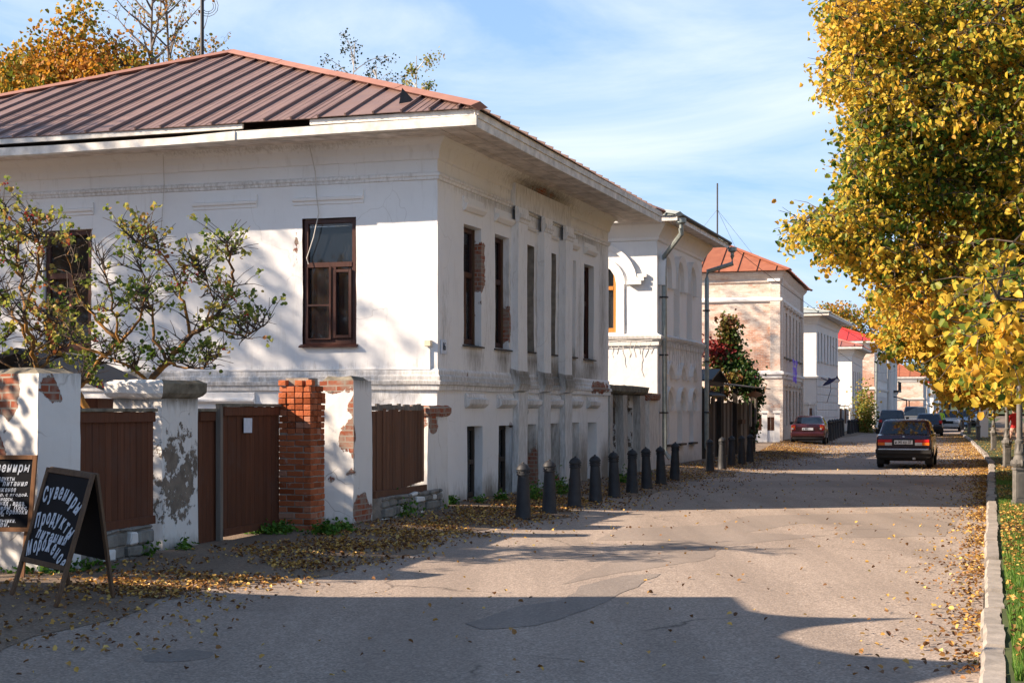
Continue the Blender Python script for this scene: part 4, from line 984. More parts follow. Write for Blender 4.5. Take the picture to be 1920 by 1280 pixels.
for fr, a, m1 in ((S3, L3, True), (G3, D3, False)):
    band('cornice', fr, 0, a, [(0, 8.0), (.08, 8.1), (.1, 8.25), (.28, 8.5), (.28, 8.62), (0, 8.65)], M['wwbrick2'] if fr is S3 else M['wwbrick'], H3, True, m1, step=1, amp=.02, jag=.4)
    band('string_course', fr, 0, a, [(0, 7.1), (.1, 7.15), (.12, 7.25), (0, 7.35)], M['white'], H3, True, m1, step=.8, jag=.5)
    band('belt_course', fr, 0, a, [(0, 3.25), (.08, 3.3), (.1, 3.42), (.18, 3.48), (.18, 3.6), (0, 3.66)], M['white'], H3, True, m1, step=.8, jag=.3, wear=[(2, 3.4, 1.5, .3, .6)])
hip(H3, S3, L3, G3, D3, 8.64, .5, 3.3, M['roofrust'], M['roofrust'], .95, .05)
# antenna with guy wires on the roof
an = MB(); b = Vector((PX(1345, 77), 77, 10.2)); an.tube([b, b+Vector((0, 0, 3.6))], .045, 5)
for d_ in ((-2.2, 1), (2.6, 1.5), (1, -1.6)): an.tube([b+Vector((0, 0, 2.2)), b+Vector((d_[0], d_[1], -.6))], .008, 3)
ao = an.build('antenna', M['iron']); setp(ao, 'thin guyed aerial mast on the rust-red roof of the brick house', 'antenna')
# violet neon scribble between the storeys
nb = MB(); 
for row in range(3):
    pts = []; n = 60
    for i in range(n):
        t_ = i/n*6.28*(3+row); pts.append(S3.p(3.1+row*.2+(3.0-row*.5)*i/n+.16*math.sin(t_), .3, 4.15-row*.42+.17*math.cos(t_*1.1)+.05*math.sin(i*.5)))
    nb.tube(pts, .018, 4)
t = NT('violet_neon'); t.done((.22, .18, .6), .5); t.b.inputs['Emission Color'].default_value = (.22, .12, 1, 1); t.b.inputs['Emission Strength'].default_value = .05
no = nb.build('neon_sign', t.m); setp(no, 'violet neon script sign between the storeys of the brick house', 'sign')

# ------------------------------------------------------------ further houses down the street
def house(name, label, Cn, tx, Lh, Dh, eave, rise, wm, gm, roofm, wins, over=.5, belt=None, pw=.9, neat=True, gw=(), wearG=(), rough=False):
    Sx, Gx = frames(Cn, tx); H = thing(name, label, 'house', (*Cn, 0))
    ops = []
    for (n, a, b, wd, z0, z1) in wins:
        for i in range(n):
            c = a+(b-a)*(i+.5)/n; ops.append(dict(poly=rect(c-wd/2, c+wd/2, z0, z1), depth=.25))
    wall('wall', Sx, 0, Lh, -.1, eave-.05, ops, [M[wm]], H, amp=.01, step=.9)
    wall('wall', Gx, 0, Dh, -.1, eave-.05, [dict(poly=rect(*q), depth=.2) for q in gw], [M[gm]], H, amp=.01, step=.6, wear=wearG)
    plainwalls(H, Sx, Lh, Gx, Dh, eave-.05, M[wm])
    for (n, a, b, wd, z0, z1) in wins:
        for i in range(n):
            c = a+(b-a)*(i+.5)/n; win(Sx, c-wd/2, c+wd/2, z0, z1, -.18, H, trans=None, t=.07)
            fbox('sill', Sx, c-wd/2-.08, c+wd/2+.08, 0, .1, z0-.08, z0, M['fascia'], H)
    for q in gw: win(Gx, *q, -.12, H, trans=.6, t=.08)
    for fr, a, m1 in ((Sx, Lh, True), (Gx, Dh, False)):
        band('cornice', fr, 0, a, [(0, eave-.6), (.06, eave-.55), (.1, eave-.4), (.25, eave-.15), (.25, eave-.06), (0, eave-.05)], M[wm], H, True, m1, step=2)
        if belt: band('belt_course', fr, 0, a, [(0, belt-.2), (.1, belt-.15), (.14, belt), (0, belt+.05)], M[wm], H, True, m1, step=2)
    for fr, a in ((Sx, Lh+over), (Gx, Dh+over)): fbox('fascia', fr, -over, a, over-.03, over, eave-.1, eave+.08, M['fascia'], H)
    mb = MB(); mb.box(-over+.02, Lh+over-.02, 0, over-.04, eave-.09, eave-.05, Sx); mb.box(.01, Dh+over, 0, over-.04, eave-.09, eave-.05, Gx); mb.build('soffit', M['soffit'], H, fix=True)
    hip(H, Sx, Lh, Gx, Dh, eave+.09, over+.03, rise, M[roofm], M[roofm], pw, .045)
    return H, Sx, Gx
H4, S4, G4 = house('house', 'white two-storey house with seven narrow upper windows, gridded ground floor and grey roof', (18.6, 88), .359, 10.6, 11, 7.5, 1.3, 'white2', 'white2', 'roofgrey', [(7, .2, 10.3, .62, 4.7, 6.5)], .85, 3.75, 1.2)
for i in range(8):
    for j in range(7):
        fbox('rusticated_block', S4, .05+i*1.31, 1.30+i*1.31, .001, .05, .25+j*.48, .69+j*.48, M['white2'], H4, .015)
fx = MB(); b = S4.p(1.0, .7, 3.45); KF = .42
body = [(-1.3, 0), (-.9, .18), (-.3, .3), (.4, .22), (1.0, .05), (1.35, .32), (1.3, -.1), (1.3, -.42), (.95, -.12), (.3, -.28), (-.4, -.28), (-1.0, -.15)]
dv = Vector((.86, -.1, .5)).normalized(); dz = Vector((-.5, 0, .86))
fx.prism([b+(dv*x+dz*y)*KF for x, y in body], (.02, .08, 0)); fx.prism([b+(dv*x+dz*y)*KF for x, y in ((-.2, .28), (.1, .62), (.35, .24))], (.02, .06, 0))
fx.tube([b+Vector((0, 0, -.1)), b+Vector((.05, 0, -.5)), b+Vector((-.2, 0, -1.3))], .02, 4); fx.tube([b, S4.p(1.2, .05, 3.7)], .03, 4)
fo = fx.build('fish_sculpture', simple('blue_black_enamel', (.02, .03, .10), .4), fix=True); setp(fo, 'dark blue fish sculpture hanging off the gridded white house', 'sculpture')
H5, S5, G5 = house('house', 'low white house with a faded pinkish-red sheet roof', (25.5, 108), .33, 9.5, 10, 6.35, 1.7, 'white2', 'white2', 'roofpink', [(5, .4, 9, .7, 1.2, 4.6)], .8, None, 1.0)
H6, S6, G6 = house('house', 'long house with bright red sheet roof and brick showing on its side wall', (31.2, 124), .3226, 19, 16, 7.55, 3.1, 'white2', 'wwbrick', 'roofred', [(9, 1.2, 18, .8, 4.4, 6.5), (9, 1.2, 18, .8, 1.0, 2.9)], .6, 3.6, 1.3,
    wearG=[(1, 4, 2.5, 1.2, 1.0), (1, 6.5, 4, 2, -.2), (0.5, 2, 1.5, 1, .3)])
c0 = S6.p(.1, .7, 7.3); pipe([c0, c0+Vector((-.1, 0, -.6)), S6.p(-.3, .2, 5.8), S6.p(-.2, .15, .4)], .1, M['galv'], H6)
c0 = S6.p(19.2, .7, 7.3); pipe([c0, c0+Vector((-.1, 0, -.5)), S6.p(19, .3, 5.9), S6.p(19, .3, .4)], .28, M['white2'], H6, 'corner_column')
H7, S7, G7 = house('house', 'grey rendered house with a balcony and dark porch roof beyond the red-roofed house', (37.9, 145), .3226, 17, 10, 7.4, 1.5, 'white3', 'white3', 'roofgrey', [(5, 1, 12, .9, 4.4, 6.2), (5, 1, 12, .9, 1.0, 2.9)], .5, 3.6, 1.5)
mb = MB(); mb.box(4, 10, 0, .8, 3.55, 3.7, S7); mb.box(4, 10, .72, .8, 4.55, 4.62, S7)
for i in range(17): mb.box(4+i*.35, 4.05+i*.35, .74, .79, 3.7, 4.55, S7)
mb.build('balcony', M['iron'], H7, fix=True)
mb = MB(); mb.add([S7.p(.5, 0, 3.1), S7.p(7, 0, 3.1), S7.p(7, 1.8, 2.6), S7.p(.5, 1.8, 2.6), S7.p(.5, 0, 3.2), S7.p(7, 0, 3.2), S7.p(7, 1.8, 2.7), S7.p(.5, 1.8, 2.7)], [(0, 1, 2, 3), (4, 7, 6, 5), (0, 4, 5, 1), (2, 6, 7, 3), (1, 5, 6, 2), (0, 3, 7, 4)])
for u in (.6, 6.9): mb.box(u-.06, u+.06, 1.68, 1.78, 0, 2.62, S7)
mb.build('porch', M['iron'], H7, fix=True)
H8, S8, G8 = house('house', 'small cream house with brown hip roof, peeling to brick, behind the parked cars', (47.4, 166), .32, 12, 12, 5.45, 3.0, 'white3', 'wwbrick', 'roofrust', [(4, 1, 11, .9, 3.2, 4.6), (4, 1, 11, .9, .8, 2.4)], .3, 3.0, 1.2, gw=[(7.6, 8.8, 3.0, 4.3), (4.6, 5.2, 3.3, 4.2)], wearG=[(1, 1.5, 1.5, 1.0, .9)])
H9, S9, G9 = house('house', 'white house with bright orange-red roof far down the street', (55.6, 193), .32, 14, 12, 5.2, 3.2, 'white2', 'wwbrick', 'roofred', [(4, 1, 13, .9, 3.0, 4.4)], .4, 2.6, 1.4)
H10, S10, G10 = house('house', 'long low white house with grey roof and dark awnings at the street end', (63.8, 218), .32, 34, 9, 4.2, 2.4, 'white2', 'white2', 'roofgrey', [(7, 2, 32, 1.1, 2.0, 3.3)], .5, None, 1.8)
mb = MB()
for a in (3, 12, 20): mb.box(a, a+5, 0, 2.2, 2.5, 2.65, S10); mb.box(a+.1, a+.25, 2.0, 2.15, 0, 2.5, S10); mb.box(a+4.8, a+4.95, 2.0, 2.15, 0, 2.5, S10)
mb.build('awning', M['iron'], H10, fix=True)
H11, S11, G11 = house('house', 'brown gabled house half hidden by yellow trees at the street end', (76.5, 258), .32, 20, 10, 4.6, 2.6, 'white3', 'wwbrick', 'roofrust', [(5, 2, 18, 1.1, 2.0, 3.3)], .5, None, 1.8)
# walls between the far houses
def lowwall(label, fr, u0, u1, h, n, pan='brownwood', pw_=.22):
    t = thing('yard_wall', label, 'wall', tuple(fr.p(u0, 0, 0)))
    st = (u1-u0)/n
    for i in range(n+1):
        a = u0+i*st; block('pier', fr, a-pw_, a+pw_, -.45, 0, -.1, h, M['white2'], t); fbox('pier_cap', fr, a-pw_-.06, a+pw_+.06, -.5, .06, h, h+.1, M['white2'], t)
    for i in range(n):
        a = u0+i*st+pw_; b = a+st-2*pw_; fbox('base', fr, a, b, -.35, -.05, -.1, .7, M['white2'], t)
        m = max(2, int((b-a)/.16))
        for k in range(m): fbox('board', fr, a+(b-a)*k/m+.005, a+(b-a)*(k+1)/m-.005, -.2, -.16, .68, h-.2, M[pan], t)
    return t
fq = Fr((PX(1459, 69.5), 69.5), (-1, .18), (-.18, -1)); lowwall('white piers with brown board panels in front of the brick house', fq, .05, 1.25, 1.55, 2, pw_=.13)
fq = Fr(S4.p(-3.2, 0, 0), S4.u, S4.n); lowwall('white pier wall with boards between brick house and gridded house', fq, 0, 2.7, 2.0, 1)
fq = Fr(S5.p(-7.5, -.2, 0), S5.u, S5.n); lowwall('white pier wall beside the low pink-roofed house', fq, 0, 7, 2.0, 2)

# ------------------------------------------------------------ dark plank fence with porch roofs and creeper
Pf0 = S2.p(L2+.35, -.2, 0); Pf1 = Vector((PX(1408, 54.0), 54.0, 0)); d = (Pf1-Pf0).normalized(); ff5 = Fr(Pf0, d, (d.y, -d.x)); Lf5 = (Pf1-Pf0).length
tf = thing('plank_fence', 'tall dark plank fence with little pitched roofs between the arched house and the brick house', 'fence', tuple(Pf0))
u = 0; i = 0
while u < Lf5:
    w_ = rnd.uniform(.2, .38); h = 2.0+rnd.uniform(-.12, .12)
    fbox('plank', ff5, u+.01, u+w_-.01, rnd.uniform(-.02, .02), .05, .1, h, M['darkwood'] if rnd.random() < .6 else M['greywood'], tf, .006); u += w_
for a in (.1, 2.6, 5.2, Lf5-.3): fbox('post', ff5, a, a+.16, .05, .2, 0, 2.3 if a < 5 else 2.45, M['darkwood'], tf)
def gable(fr, u0, u1, w0, w1, z, r, name, parent, mat='iron'):
    um = (u0+u1)/2; mb = MB()
    for (a, b) in ((u0, um), (u1, um)):
        mb.add([fr.p(a, w0, z), fr.p(a, w1, z), fr.p(b, w1, z+r), fr.p(b, w0, z+r), fr.p(a, w0, z+.06), fr.p(a, w1, z+.06), fr.p(b, w1, z+r+.06), fr.p(b, w0, z+r+.06)], [(0, 1, 2, 3), (4, 7, 6, 5), (0, 4, 5, 1), (1, 5, 6, 2), (2, 6, 7, 3), (3, 7, 4, 0)])
    return mb.build(name, M[mat], parent, fix=True)
gable(ff5, .5, 3.0, -.4, .35, 2.62, .36, 'porch_roof', tf); fbox('lintel', ff5, .6, 2.9, .12, .22, 2.48, 2.62, M['darkwood'], tf)
for a in (.7, 2.8): fbox('post', ff5, a, a+.12, .1, .22, 0, 2.6, M['darkwood'], tf)
mb = MB(); mb.add([ff5.p(0, -.2, 2.35), ff5.p(2.2, -.2, 2.35), ff5.p(2.2, .45, 2.12), ff5.p(0, .45, 2.12), ff5.p(0, -.2, 2.40), ff5.p(2.2, -.2, 2.40), ff5.p(2.2, .45, 2.17), ff5.p(0, .45, 2.17)], [(0, 1, 2, 3), (4, 7, 6, 5), (0, 4, 5, 1), (2, 6, 7, 3), (1, 5, 6, 2), (0, 3, 7, 4)])
mb.build('canopy', M['iron'], tf, fix=True)
mb = MB(); mb.add([ff5.p(3.4, -.4, 2.62), ff5.p(Lf5+.2, -.4, 2.60), ff5.p(Lf5+.2, .7, 2.46), ff5.p(3.4, .7, 2.48), ff5.p(3.4, -.4, 2.66), ff5.p(Lf5+.2, -.4, 2.64), ff5.p(Lf5+.2, .7, 2.50), ff5.p(3.4, .7, 2.52)], [(0, 1, 2, 3), (4, 7, 6, 5), (0, 4, 5, 1), (2, 6, 7, 3), (1, 5, 6, 2), (0, 3, 7, 4)])
mb.build('canopy', M['greywood'], tf, fix=True)
fbox('letter_box', ff5, 5.9, 6.5, .06, .25, 1.2, 1.35, M['signwood'], tf)
for k in range(2): fbox('hanging_board', ff5, 6.9+k*1.0, 7.15+k*1.0, .3, .36, 1.1+.1*k, 2.2, M['greywood'], tf)
b = ff5.p(6.6, .55, 2.25); fx = MB(); dv = Vector((.36, -.10, 0)); dz = Vector((0, 0, .42)); body = [(-.85, .22), (-.6, .06), (-.2, .24), (.2, .28), (.6, .12), (.85, -.02), (.55, -.16), (.1, -.28), (-.3, -.2), (-.62, -.06), (-.85, -.24), (-.74, 0)]
fx.prism([b+dv*x+dz*y for x, y in body][::-1], (.02, .07, 0)); fx.tube([b+Vector((.05, 0, .1)), b+Vector((.05, 0, .35))], .01, 4); fx.tube([b+Vector((.33, -.1, 0)), b+Vector((.42, -.1, .35))], .012, 4)
fo = fx.build('fish_sign', simple('tan_wood_fish', (.42, .20, .10), .7), fix=True); setp(fo, 'carved tan wooden fish hanging from the plank fence canopy', 'sign')

# ------------------------------------------------------------ bollards
def bollard(loc, label, group):
    t = thing('bollard', label, 'bollard', loc, group)
    a = MB(); a.lathe(loc, [(.128, -.05), (.128, .02), (.120, .035), (.112, .2), (.100, .42), (.088, .60), (.084, .665)], 20); a.build('post', M['iron'], t, smooth=40)
    b = MB(); b.lathe(loc, [(.084, .66), (.098, .668), (.098, .685), (.088, .692), (.088, .735), (.105, .745), (.107, .765), (.098, .775), (.088, .80), (.055, .83), (.02, .845), (.018, .862), (0.004, .866)], 20); b.build('cap', M['iron'], t, smooth=50)
    c = MB()
    for k in range(8):
        an_ = k*math.pi/4; c.lathe((loc[0]+.09*math.cos(an_), loc[1]+.09*math.sin(an_), loc[2]+.70), [(.004, 0), (.013, .008), (.013, .018), (.004, .026)], 6)
    c.build('stud_ring', M['iron'], t, kind='stuff')
    return t
bpx = [(981, 973), (1030, 961), (1077, 950.5), (1117, 941), (1152, 932), (1185, 923.5), (1213, 915.5), (1240, 907.5), (1265, 900)]
b0 = None; ordn = ['first', 'second', 'third', 'fourth', 'fifth', 'sixth', 'seventh', 'eighth', 'ninth']
def place_b(px, py, label, group):
    global b0
    z = .07
    for _ in range(4): Z = (CAMH-z)*F/(py-HY); z = gz(PX(px, Z), Z)
    loc = (PX(px, Z), Z, z)
    if b0 is None: b0 = bollard(loc, label, group); return b0
    c = copy_tree(b0, loc, rnd.uniform(0, 6), label=label); c['group'] = group; c.rotation_euler.x = rnd.uniform(-.03, .03); c.rotation_euler.y = rnd.uniform(-.025, .025); c.scale.z = rnd.uniform(.97, 1.03); return c
place_b(981, 973, 'nearest iron bollard with a sunlit cap, in front of the corner house', 'bollards in front of the corner house')
for k, (px, py) in enumerate(bpx[1:]): place_b(px, py, f'dark iron bollard, {ordn[k+1]} from the near end of the corner house row', 'bollards in front of the corner house')
for k, (px, py) in enumerate([(1331, 884), (1354, 879), (1372, 872.5), (1391, 870.5), (1406, 866)]): place_b(px, py, f'dark iron bollard, {ordn[k]} from the near end of the plank fence row', 'bollards in front of the plank fence')
for k, Z in enumerate([77, 79.5, 82, 84.6, 87.2, 90]):
    c = copy_tree(b0, (PX(1556+k*4.6, Z), Z, .02), 0, label=f'dark iron bollard, {ordn[k]} beyond the parked red sedan'); c['group'] = 'bollards beyond the red sedan'; c.scale = (1.3, 1.3, 1.35)
for k, Z in enumerate([96, 98.5, 101, 103.5, 106, 109, 112, 115]):
    c = copy_tree(b0, (PX(1592+k*5, Z), Z, .02), 0, label=f'dark iron bollard, {ordn[k]} of the row before the low pink-roofed house'); c['group'] = 'bollards before the low pink-roofed house'; c.scale = (1.3, 1.3, 1.2)

# ------------------------------------------------------------ lamp posts
def lamp(loc, label, group):
    t = thing('street_lamp', label, 'street lamp', loc, group)
    a = MB()
    for (hw, z0, z1) in ((.125, -.05, .05), (.105, .05, .09), (.088, .09, .60), (.10, .60, .64)): a.box(loc[0]-hw, loc[0]+hw, loc[1]-hw, loc[1]+hw, loc[2]+z0, loc[2]+z1)
    for s in (-1, 1):
        a.box(loc[0]-.06, loc[0]+.06, loc[1]+s*.088-.004, loc[1]+s*.088+.004, loc[2]+.14, loc[2]+.55)
        a.box(loc[0]+s*.088-.004, loc[0]+s*.088+.004, loc[1]-.06, loc[1]+.06, loc[2]+.14, loc[2]+.55)
    a.build('pedestal', M['lampiron'], t, bevel=.006)
    b = MB(); b.lathe(loc, [(.10, .64), (.13, .67), (.145, .71), (.13, .75), (.105, .77), (.09, .82), (.075, .85), (.085, .87), (.08, .9), (.068, .95), (.064, 1.04), (.075, 1.06), (.075, 1.09), (.055, 1.11)], 14)
    for k in range(8):
        an_ = k*math.pi/4; b.lathe((loc[0]+.12*math.cos(an_), loc[1]+.12*math.sin(an_), loc[2]+.66), [(.01, 0), (.03, .03), (.03, .08), (.01, .11)], 6)
        an_ += .3; b.tube([(loc[0]+.072*math.cos(an_), loc[1]+.072*math.sin(an_), loc[2]+.9), (loc[0]+.066*math.cos(an_), loc[1]+.066*math.sin(an_), loc[2]+1.04)], .01, 4)
    b.build('ornament', M['lampiron'], t, smooth=40)
    c = MB(); c.lathe(loc, [(.05, 1.1), (.047, 2.0), (.04, 3.6), (.055, 3.62), (.055, 3.68), (.03, 3.7)], 12); c.build('pole', M['lampiron'], t, smooth=40)
    d = MB(); d.lathe(loc, [(.03, 3.7), (.10, 3.78), (.16, 4.1), (.19, 4.12), (.1, 4.26), (.03, 4.34), (.01, 4.45)], 8); d.build('lantern', M['iron'], t)
    return t
lp = [(1911.5, 24.0), (1888, 39.5), (1863, 57), (1834, 76.5), (1817, 97), (1805, 118)]
l0 = None; far = ['nearest ornate grey iron street lamp at the right edge by the grass', 'second ornate iron street lamp along the kerb', 'third iron street lamp, by the dark trunk and yellow leaves', 'fourth iron street lamp with pale base, on the leaf-strewn verge', 'fifth iron street lamp, beyond the kerb bend', 'farthest iron street lamp in view by the parked cars']
for k, (px, Z) in enumerate(lp):
    loc = (PX(px, Z), Z, .1)
    if l0 is None: l0 = lamp(loc, far[0], 'street lamps along the kerb')
    else: copy_tree(l0, loc, rnd.uniform(-.1, .1), label=far[k])
# whitewashed notice pillar
wp = thing('pillar', 'pale whitewashed pillar standing among the trunks beyond the lamps', 'pillar', (PX(1846, 84), 84, .1))
fbox('shaft', Fr((PX(1846, 84)-.35, 84), (1, 0), (0, -1)), 0, .5, -.25, .25, 0, 1.8, M['white2'], wp, .02)

# ------------------------------------------------------------ cars
def paintm(n, c): return paint(n, c)
M['p_plum'] = paintm('dark_plum_paint', (.035, .008, .022)); M['p_red'] = paintm('maroon_metallic_paint', (.06, .011, .012)); M['p_dblue'] = paintm('dark_blue_paint', (.012, .02, .045))
M['p_black'] = paintm('black_paint', (.012, .013, .015)); M['p_silver'] = paintm('silver_paint', (.42, .44, .46)); M['p_blue'] = paintm('pale_blue_paint', (.22, .34, .50)); M['p_grey'] = paintm('grey_paint', (.12, .13, .14))
M['chrome'] = simple('chrome_trim', (.62, .64, .67), .18, 1.0, var=.05); M['tl_red'] = simple('tail_light_red', (.50, .012, .015), .2); M['tl_amber'] = simple('tail_light_amber', (.70, .16, .015), .25); M['tl_white'] = simple('tail_light_clear', (.62, .6, .58), .2)
M['plate'] = simple('number_plate_white', (.72, .72, .72), .4, var=.05); M['rim'] = simple('wheel_rim', (.3, .31, .32), .35, .8); M['seat'] = simple('car_seat_cloth', (.03, .035, .05), .9); M['headl'] = simple('headlight_glass', (.75, .77, .8), .1)
def car(name, label, cat, loc, rz, Lc, Wc, Hc, paintk, belt=.93, zb=.22, deck=None, cab=(.16, .90), roof=(.3, .68), round_=.06, tumble=.13, nose=None, rear='boxy', front=False, plate=None, rails=False, group=None):
    """built pointing to +y, rear at y=0, then turned; belt: height of the waist"""
    T = Matrix.Translation(Vector(loc)) @ Matrix.Rotation(rz, 4, 'Z'); root = thing(name, label, cat, loc, group)
    def tx(mb): mb.v = [tuple(T @ Vector(v)) for v in mb.v]; return mb
    hw = Wc/2; deck = deck or belt; nose = nose or belt*.9
    st = [(0, .90, zb+.12, deck-.16), (.03*Lc, .965, zb+.02, deck-.03), (.08*Lc, .99, zb-.02, deck), (.22*Lc, 1, zb-.04, belt), (.5*Lc, 1, zb-.04, belt), (.72*Lc, .995, zb-.04, belt), (.9*Lc, .97, zb, nose), (.97*Lc, .92, zb+.03, nose-.08), (Lc, .84, zb+.12, nose-.25)]
    mb = MB(); vs = []
    for (y, w, z0, z1) in st:
        w *= hw; half = [(w*.75, z0), (w*.97, z0+.07), (w, z0+.22), (w, z1-.22), (w*.985, z1-round_*1.6), (w*.93, z1-round_*.3), (w*.8, z1)]
        ring = [(-x, z) for x, z in half[::-1]]+half
        ring = half+[(-x, z) for x, z in half[::-1]]
        vs += [(x, y, z) for x, z in ring]
    m = 14; n = len(st)
    fs = [(i*m+k, i*m+(k+1) % m, (i+1)*m+(k+1) % m, (i+1)*m+k) for i in range(n-1) for k in range(m)]+[tuple(range(m)), tuple(range((n-1)*m, n*m))[::-1]]
    mb.add(vs, fs); tx(mb).build('body', M[paintk], root, smooth=32, fix=True)
    # cabin
    y0, y1 = cab[0]*Lc, cab[1]*Lc; y2, y3 = roof[0]*Lc, roof[1]*Lc; wb = hw*.93; wr = hw*(1-tumble)-.05; zr = Hc; zd = belt-.03
    mb = MB(); secs = []
    def ring(y, w, z): return [(-w, y, z), (w, y, z)]
    base = [(-wb, y0, zd), (wb, y0, zd), (wb, y1, zd), (-wb, y1, zd)]; rf = zr-.07
    up_ = [(-wr, y2-.02, rf), (wr, y2-.02, rf), (wr, y3+.03, rf), (-wr, y3+.03, rf)]; e = .1
    top = [(-wr+e, y2+e, zr-.01), (wr-e, y2+e, zr-.01), (wr-e, y3-e*.6, zr-.01), (-wr+e, y3-e*.6, zr-.01)]
    mb.add(base+up_+top, [(0, 1, 5, 4), (1, 2, 6, 5), (2, 3, 7, 6), (3, 0, 4, 7), (4, 5, 9, 8), (5, 6, 10, 9), (6, 7, 11, 10), (7, 4, 8, 11), (8, 9, 10, 11)])
    tx(mb).build('roof', M[paintk], root, smooth=50, fix=True, bevel=.03)
    def pane(name, q, sh, off=.012):
        q = [Vector(p) for p in q]; c = sum(q, Vector())/4; nn = (q[1]-q[0]).cross(q[3]-q[0]).normalized()
        if nn.dot(c-Vector((0, Lc*.5, .8))) < 0: nn = -nn
        ins = [c+(p-c)*1.0 for p in q]
        a = q[0]+(q[1]-q[0])*sh[0]+(q[3]-q[0])*sh[1]; 
        def bil(s, t): return (q[0]*(1-s)+q[1]*s)*(1-t)+(q[3]*(1-s)+q[2]*s)*t
        P_ = [bil(sh[0], sh[1]), bil(sh[2], sh[1]), bil(sh[2], sh[3]), bil(sh[0], sh[3])]
        mb = MB(); mb.prism([p+nn*off*.2 for p in P_], nn*off); tx(mb).build(name, M['carglass'], root, fix=True, bevel=.02 if name == 'rear_window' else 0)
        return P_, nn
    Pr, nr = pane('rear_window', [base[0], base[1], up_[1], up_[0]], (.06, .08, .94, .95))
    pane('windscreen', [base[2], base[3], up_[3], up_[2]], (.05, .08, .95, .95))
    for (a, b, c_, d_) in ((1, 2, 6, 5), (3, 0, 4, 7)):
        A_ = [Vector((base+up_)[i]) for i in (a, b, c_, d_)]
        for (s0, s1) in ((.12, .48), (.52, .88)): pane('side_window', A_, (s0, .12, s1, .92))
    # wheels
    for (y, sx) in ((.19*Lc, 1), (.19*Lc, -1), (.80*Lc, 1), (.80*Lc, -1)):
        mb = MB(); r = .29 if Hc < 1.55 else .35; wd = .17; n = 18
        prof = [(r-.07, 0), (r-.015, .0), (r, .03), (r, wd-.03), (r-.015, wd), (r-.07, wd)]
        xo = sx*(hw-.015)
        for (q, w) in prof:
            for k in range(n): an_ = 2*math.pi*k/n; mb.v.append((xo-sx*w, y+q*math.cos(an_), r+q*math.sin(an_)))
        m_ = len(prof); mb.f = [(i*n+k, i*n+(k+1) % n, (i+1)*n+(k+1) % n, (i+1)*n+k) for i in range(m_-1) for k in range(n)]+[tuple(range(n)), tuple(range((m_-1)*n, m_*n))]; mb.mi = [0]*len(mb.f)
        tw = tx(mb).build('wheel', M['black'], root, smooth=40, fix=True)
        mb = MB(); n2 = 12; pr = [(r-.08, -.004), (r-.10, -.012), (.05, -.005), (.03, -.02)]
        for (q, w) in pr:
            for k in range(n2): an_ = 2*math.pi*k/n2; mb.v.append((xo-sx*w, y+q*math.cos(an_), r+q*math.sin(an_)))
        mb.f = [(i*n2+k, i*n2+(k+1) % n2, (i+1)*n2+(k+1) % n2, (i+1)*n2+k) for i in range(3) for k in range(n2)]+[tuple(range(3*n2, 4*n2))]; mb.mi = [0]*len(mb.f)
        tx(mb).build('rim', M['rim'], tw, smooth=40, fix=True)
        mb = MB(); pts = [(sx*(hw+.002), y+(r+.06)*math.cos(math.pi*k/12), r+(r+.06)*math.sin(math.pi*k/12)*.95) for k in range(13)]
        mb.prism([Vector(p) for p in pts], (sx*.004, 0, 0)); tx(mb).build('wheel_arch', M['black'], root, fix=True)
    def bx(name, x0, x1, y0_, y1_, z0, z1, mat, bev=.006):
        mb = MB(); mb.box(x0, x1, y0_, y1_, z0, z1); return tx(mb).build(name, M[mat], root, bevel=bev)
    bx('underbody', -hw*.8, hw*.8, .25, Lc-.3, zb-.06, zb+.05, 'black')
    for sx in (-1, 1):
        mb = MB(); yy = .68*Lc; mb.box(sx*hw-.02 if sx > 0 else -hw-.20, sx*hw+.20 if sx > 0 else -hw+.02, yy, yy+.1, belt-.02, belt+.13); tx(mb).build('door_mirror', M['black'], root, bevel=.02)
    for sx in (-.36, .36):
        mb = MB()
        for (yy, dz) in ((.33, .0), (.58, .05)): mb.box(sx-.22, sx+.22, yy*Lc, yy*Lc+.12, .6, belt+.12+dz); mb.box(sx-.12, sx+.12, yy*Lc, yy*Lc+.09, belt+.14+dz, belt+.30+dz)
        tx(mb).build('seat', M['seat'], root, bevel=.03)
    return root, bx, T, hw
def plate_text(txt, T, x0, z0, w, h, y, parent):
    lettering('plate_lettering', [(txt, 0, 0, h, w, None)], lambda x, yy, d: T @ Vector((x0+x, y-d, z0+yy)), M['board'], parent, 0, .01)
# plum saloon driving away
hd_l = math.atan2(-.30, 1)*.45
r1c, bx, T, hw = car('car', 'dark plum boxy old saloon driving away down the middle of the road', 'car', (PX(1694, 41.6), 41.6, .004), -.325, 4.13, 1.60, 1.42, 'p_plum', belt=.98, deck=.99, zb=.30, cab=(.14, .78), roof=(.24, .60), tumble=.14, round_=.04)
for sx in (-1, 1):
    a, b = (sx*hw*.40, sx*hw*.90); a, b = min(a, b), max(a, b)
    bx('tail_light_housing', a-.02, b+.02, -.012, .05, .66, .85, 'black')
    bx('tail_light', a, b, -.03, .03, .755, .84, 'tl_red'); o_, i_ = (a, b) if sx < 0 else (b, a); mid = o_+(i_-o_)*.5
    bx('turn_signal', min(o_, mid), max(o_, mid), -.03, .03, .67, .752, 'tl_amber'); bx('reversing_light', min(i_, mid), max(i_, mid), -.028, .03, .67, .752, 'tl_white')
bx('number_plate_recess', -.29, .29, -.008, .04, .66, .86, 'black'); pl = bx('number_plate', -.26, .26, -.03, -.01, .70, .82, 'plate'); plate_text('н 141 ку 37', T, -.235, .722, .46, .11, -.034, pl)
bx('bumper', -hw*.98, hw*.98, -.09, .04, .42, .56, 'black', .02); bx('bumper_strip', -hw*.88, hw*.88, -.105, -.088, .54, .575, 'chrome', .004)
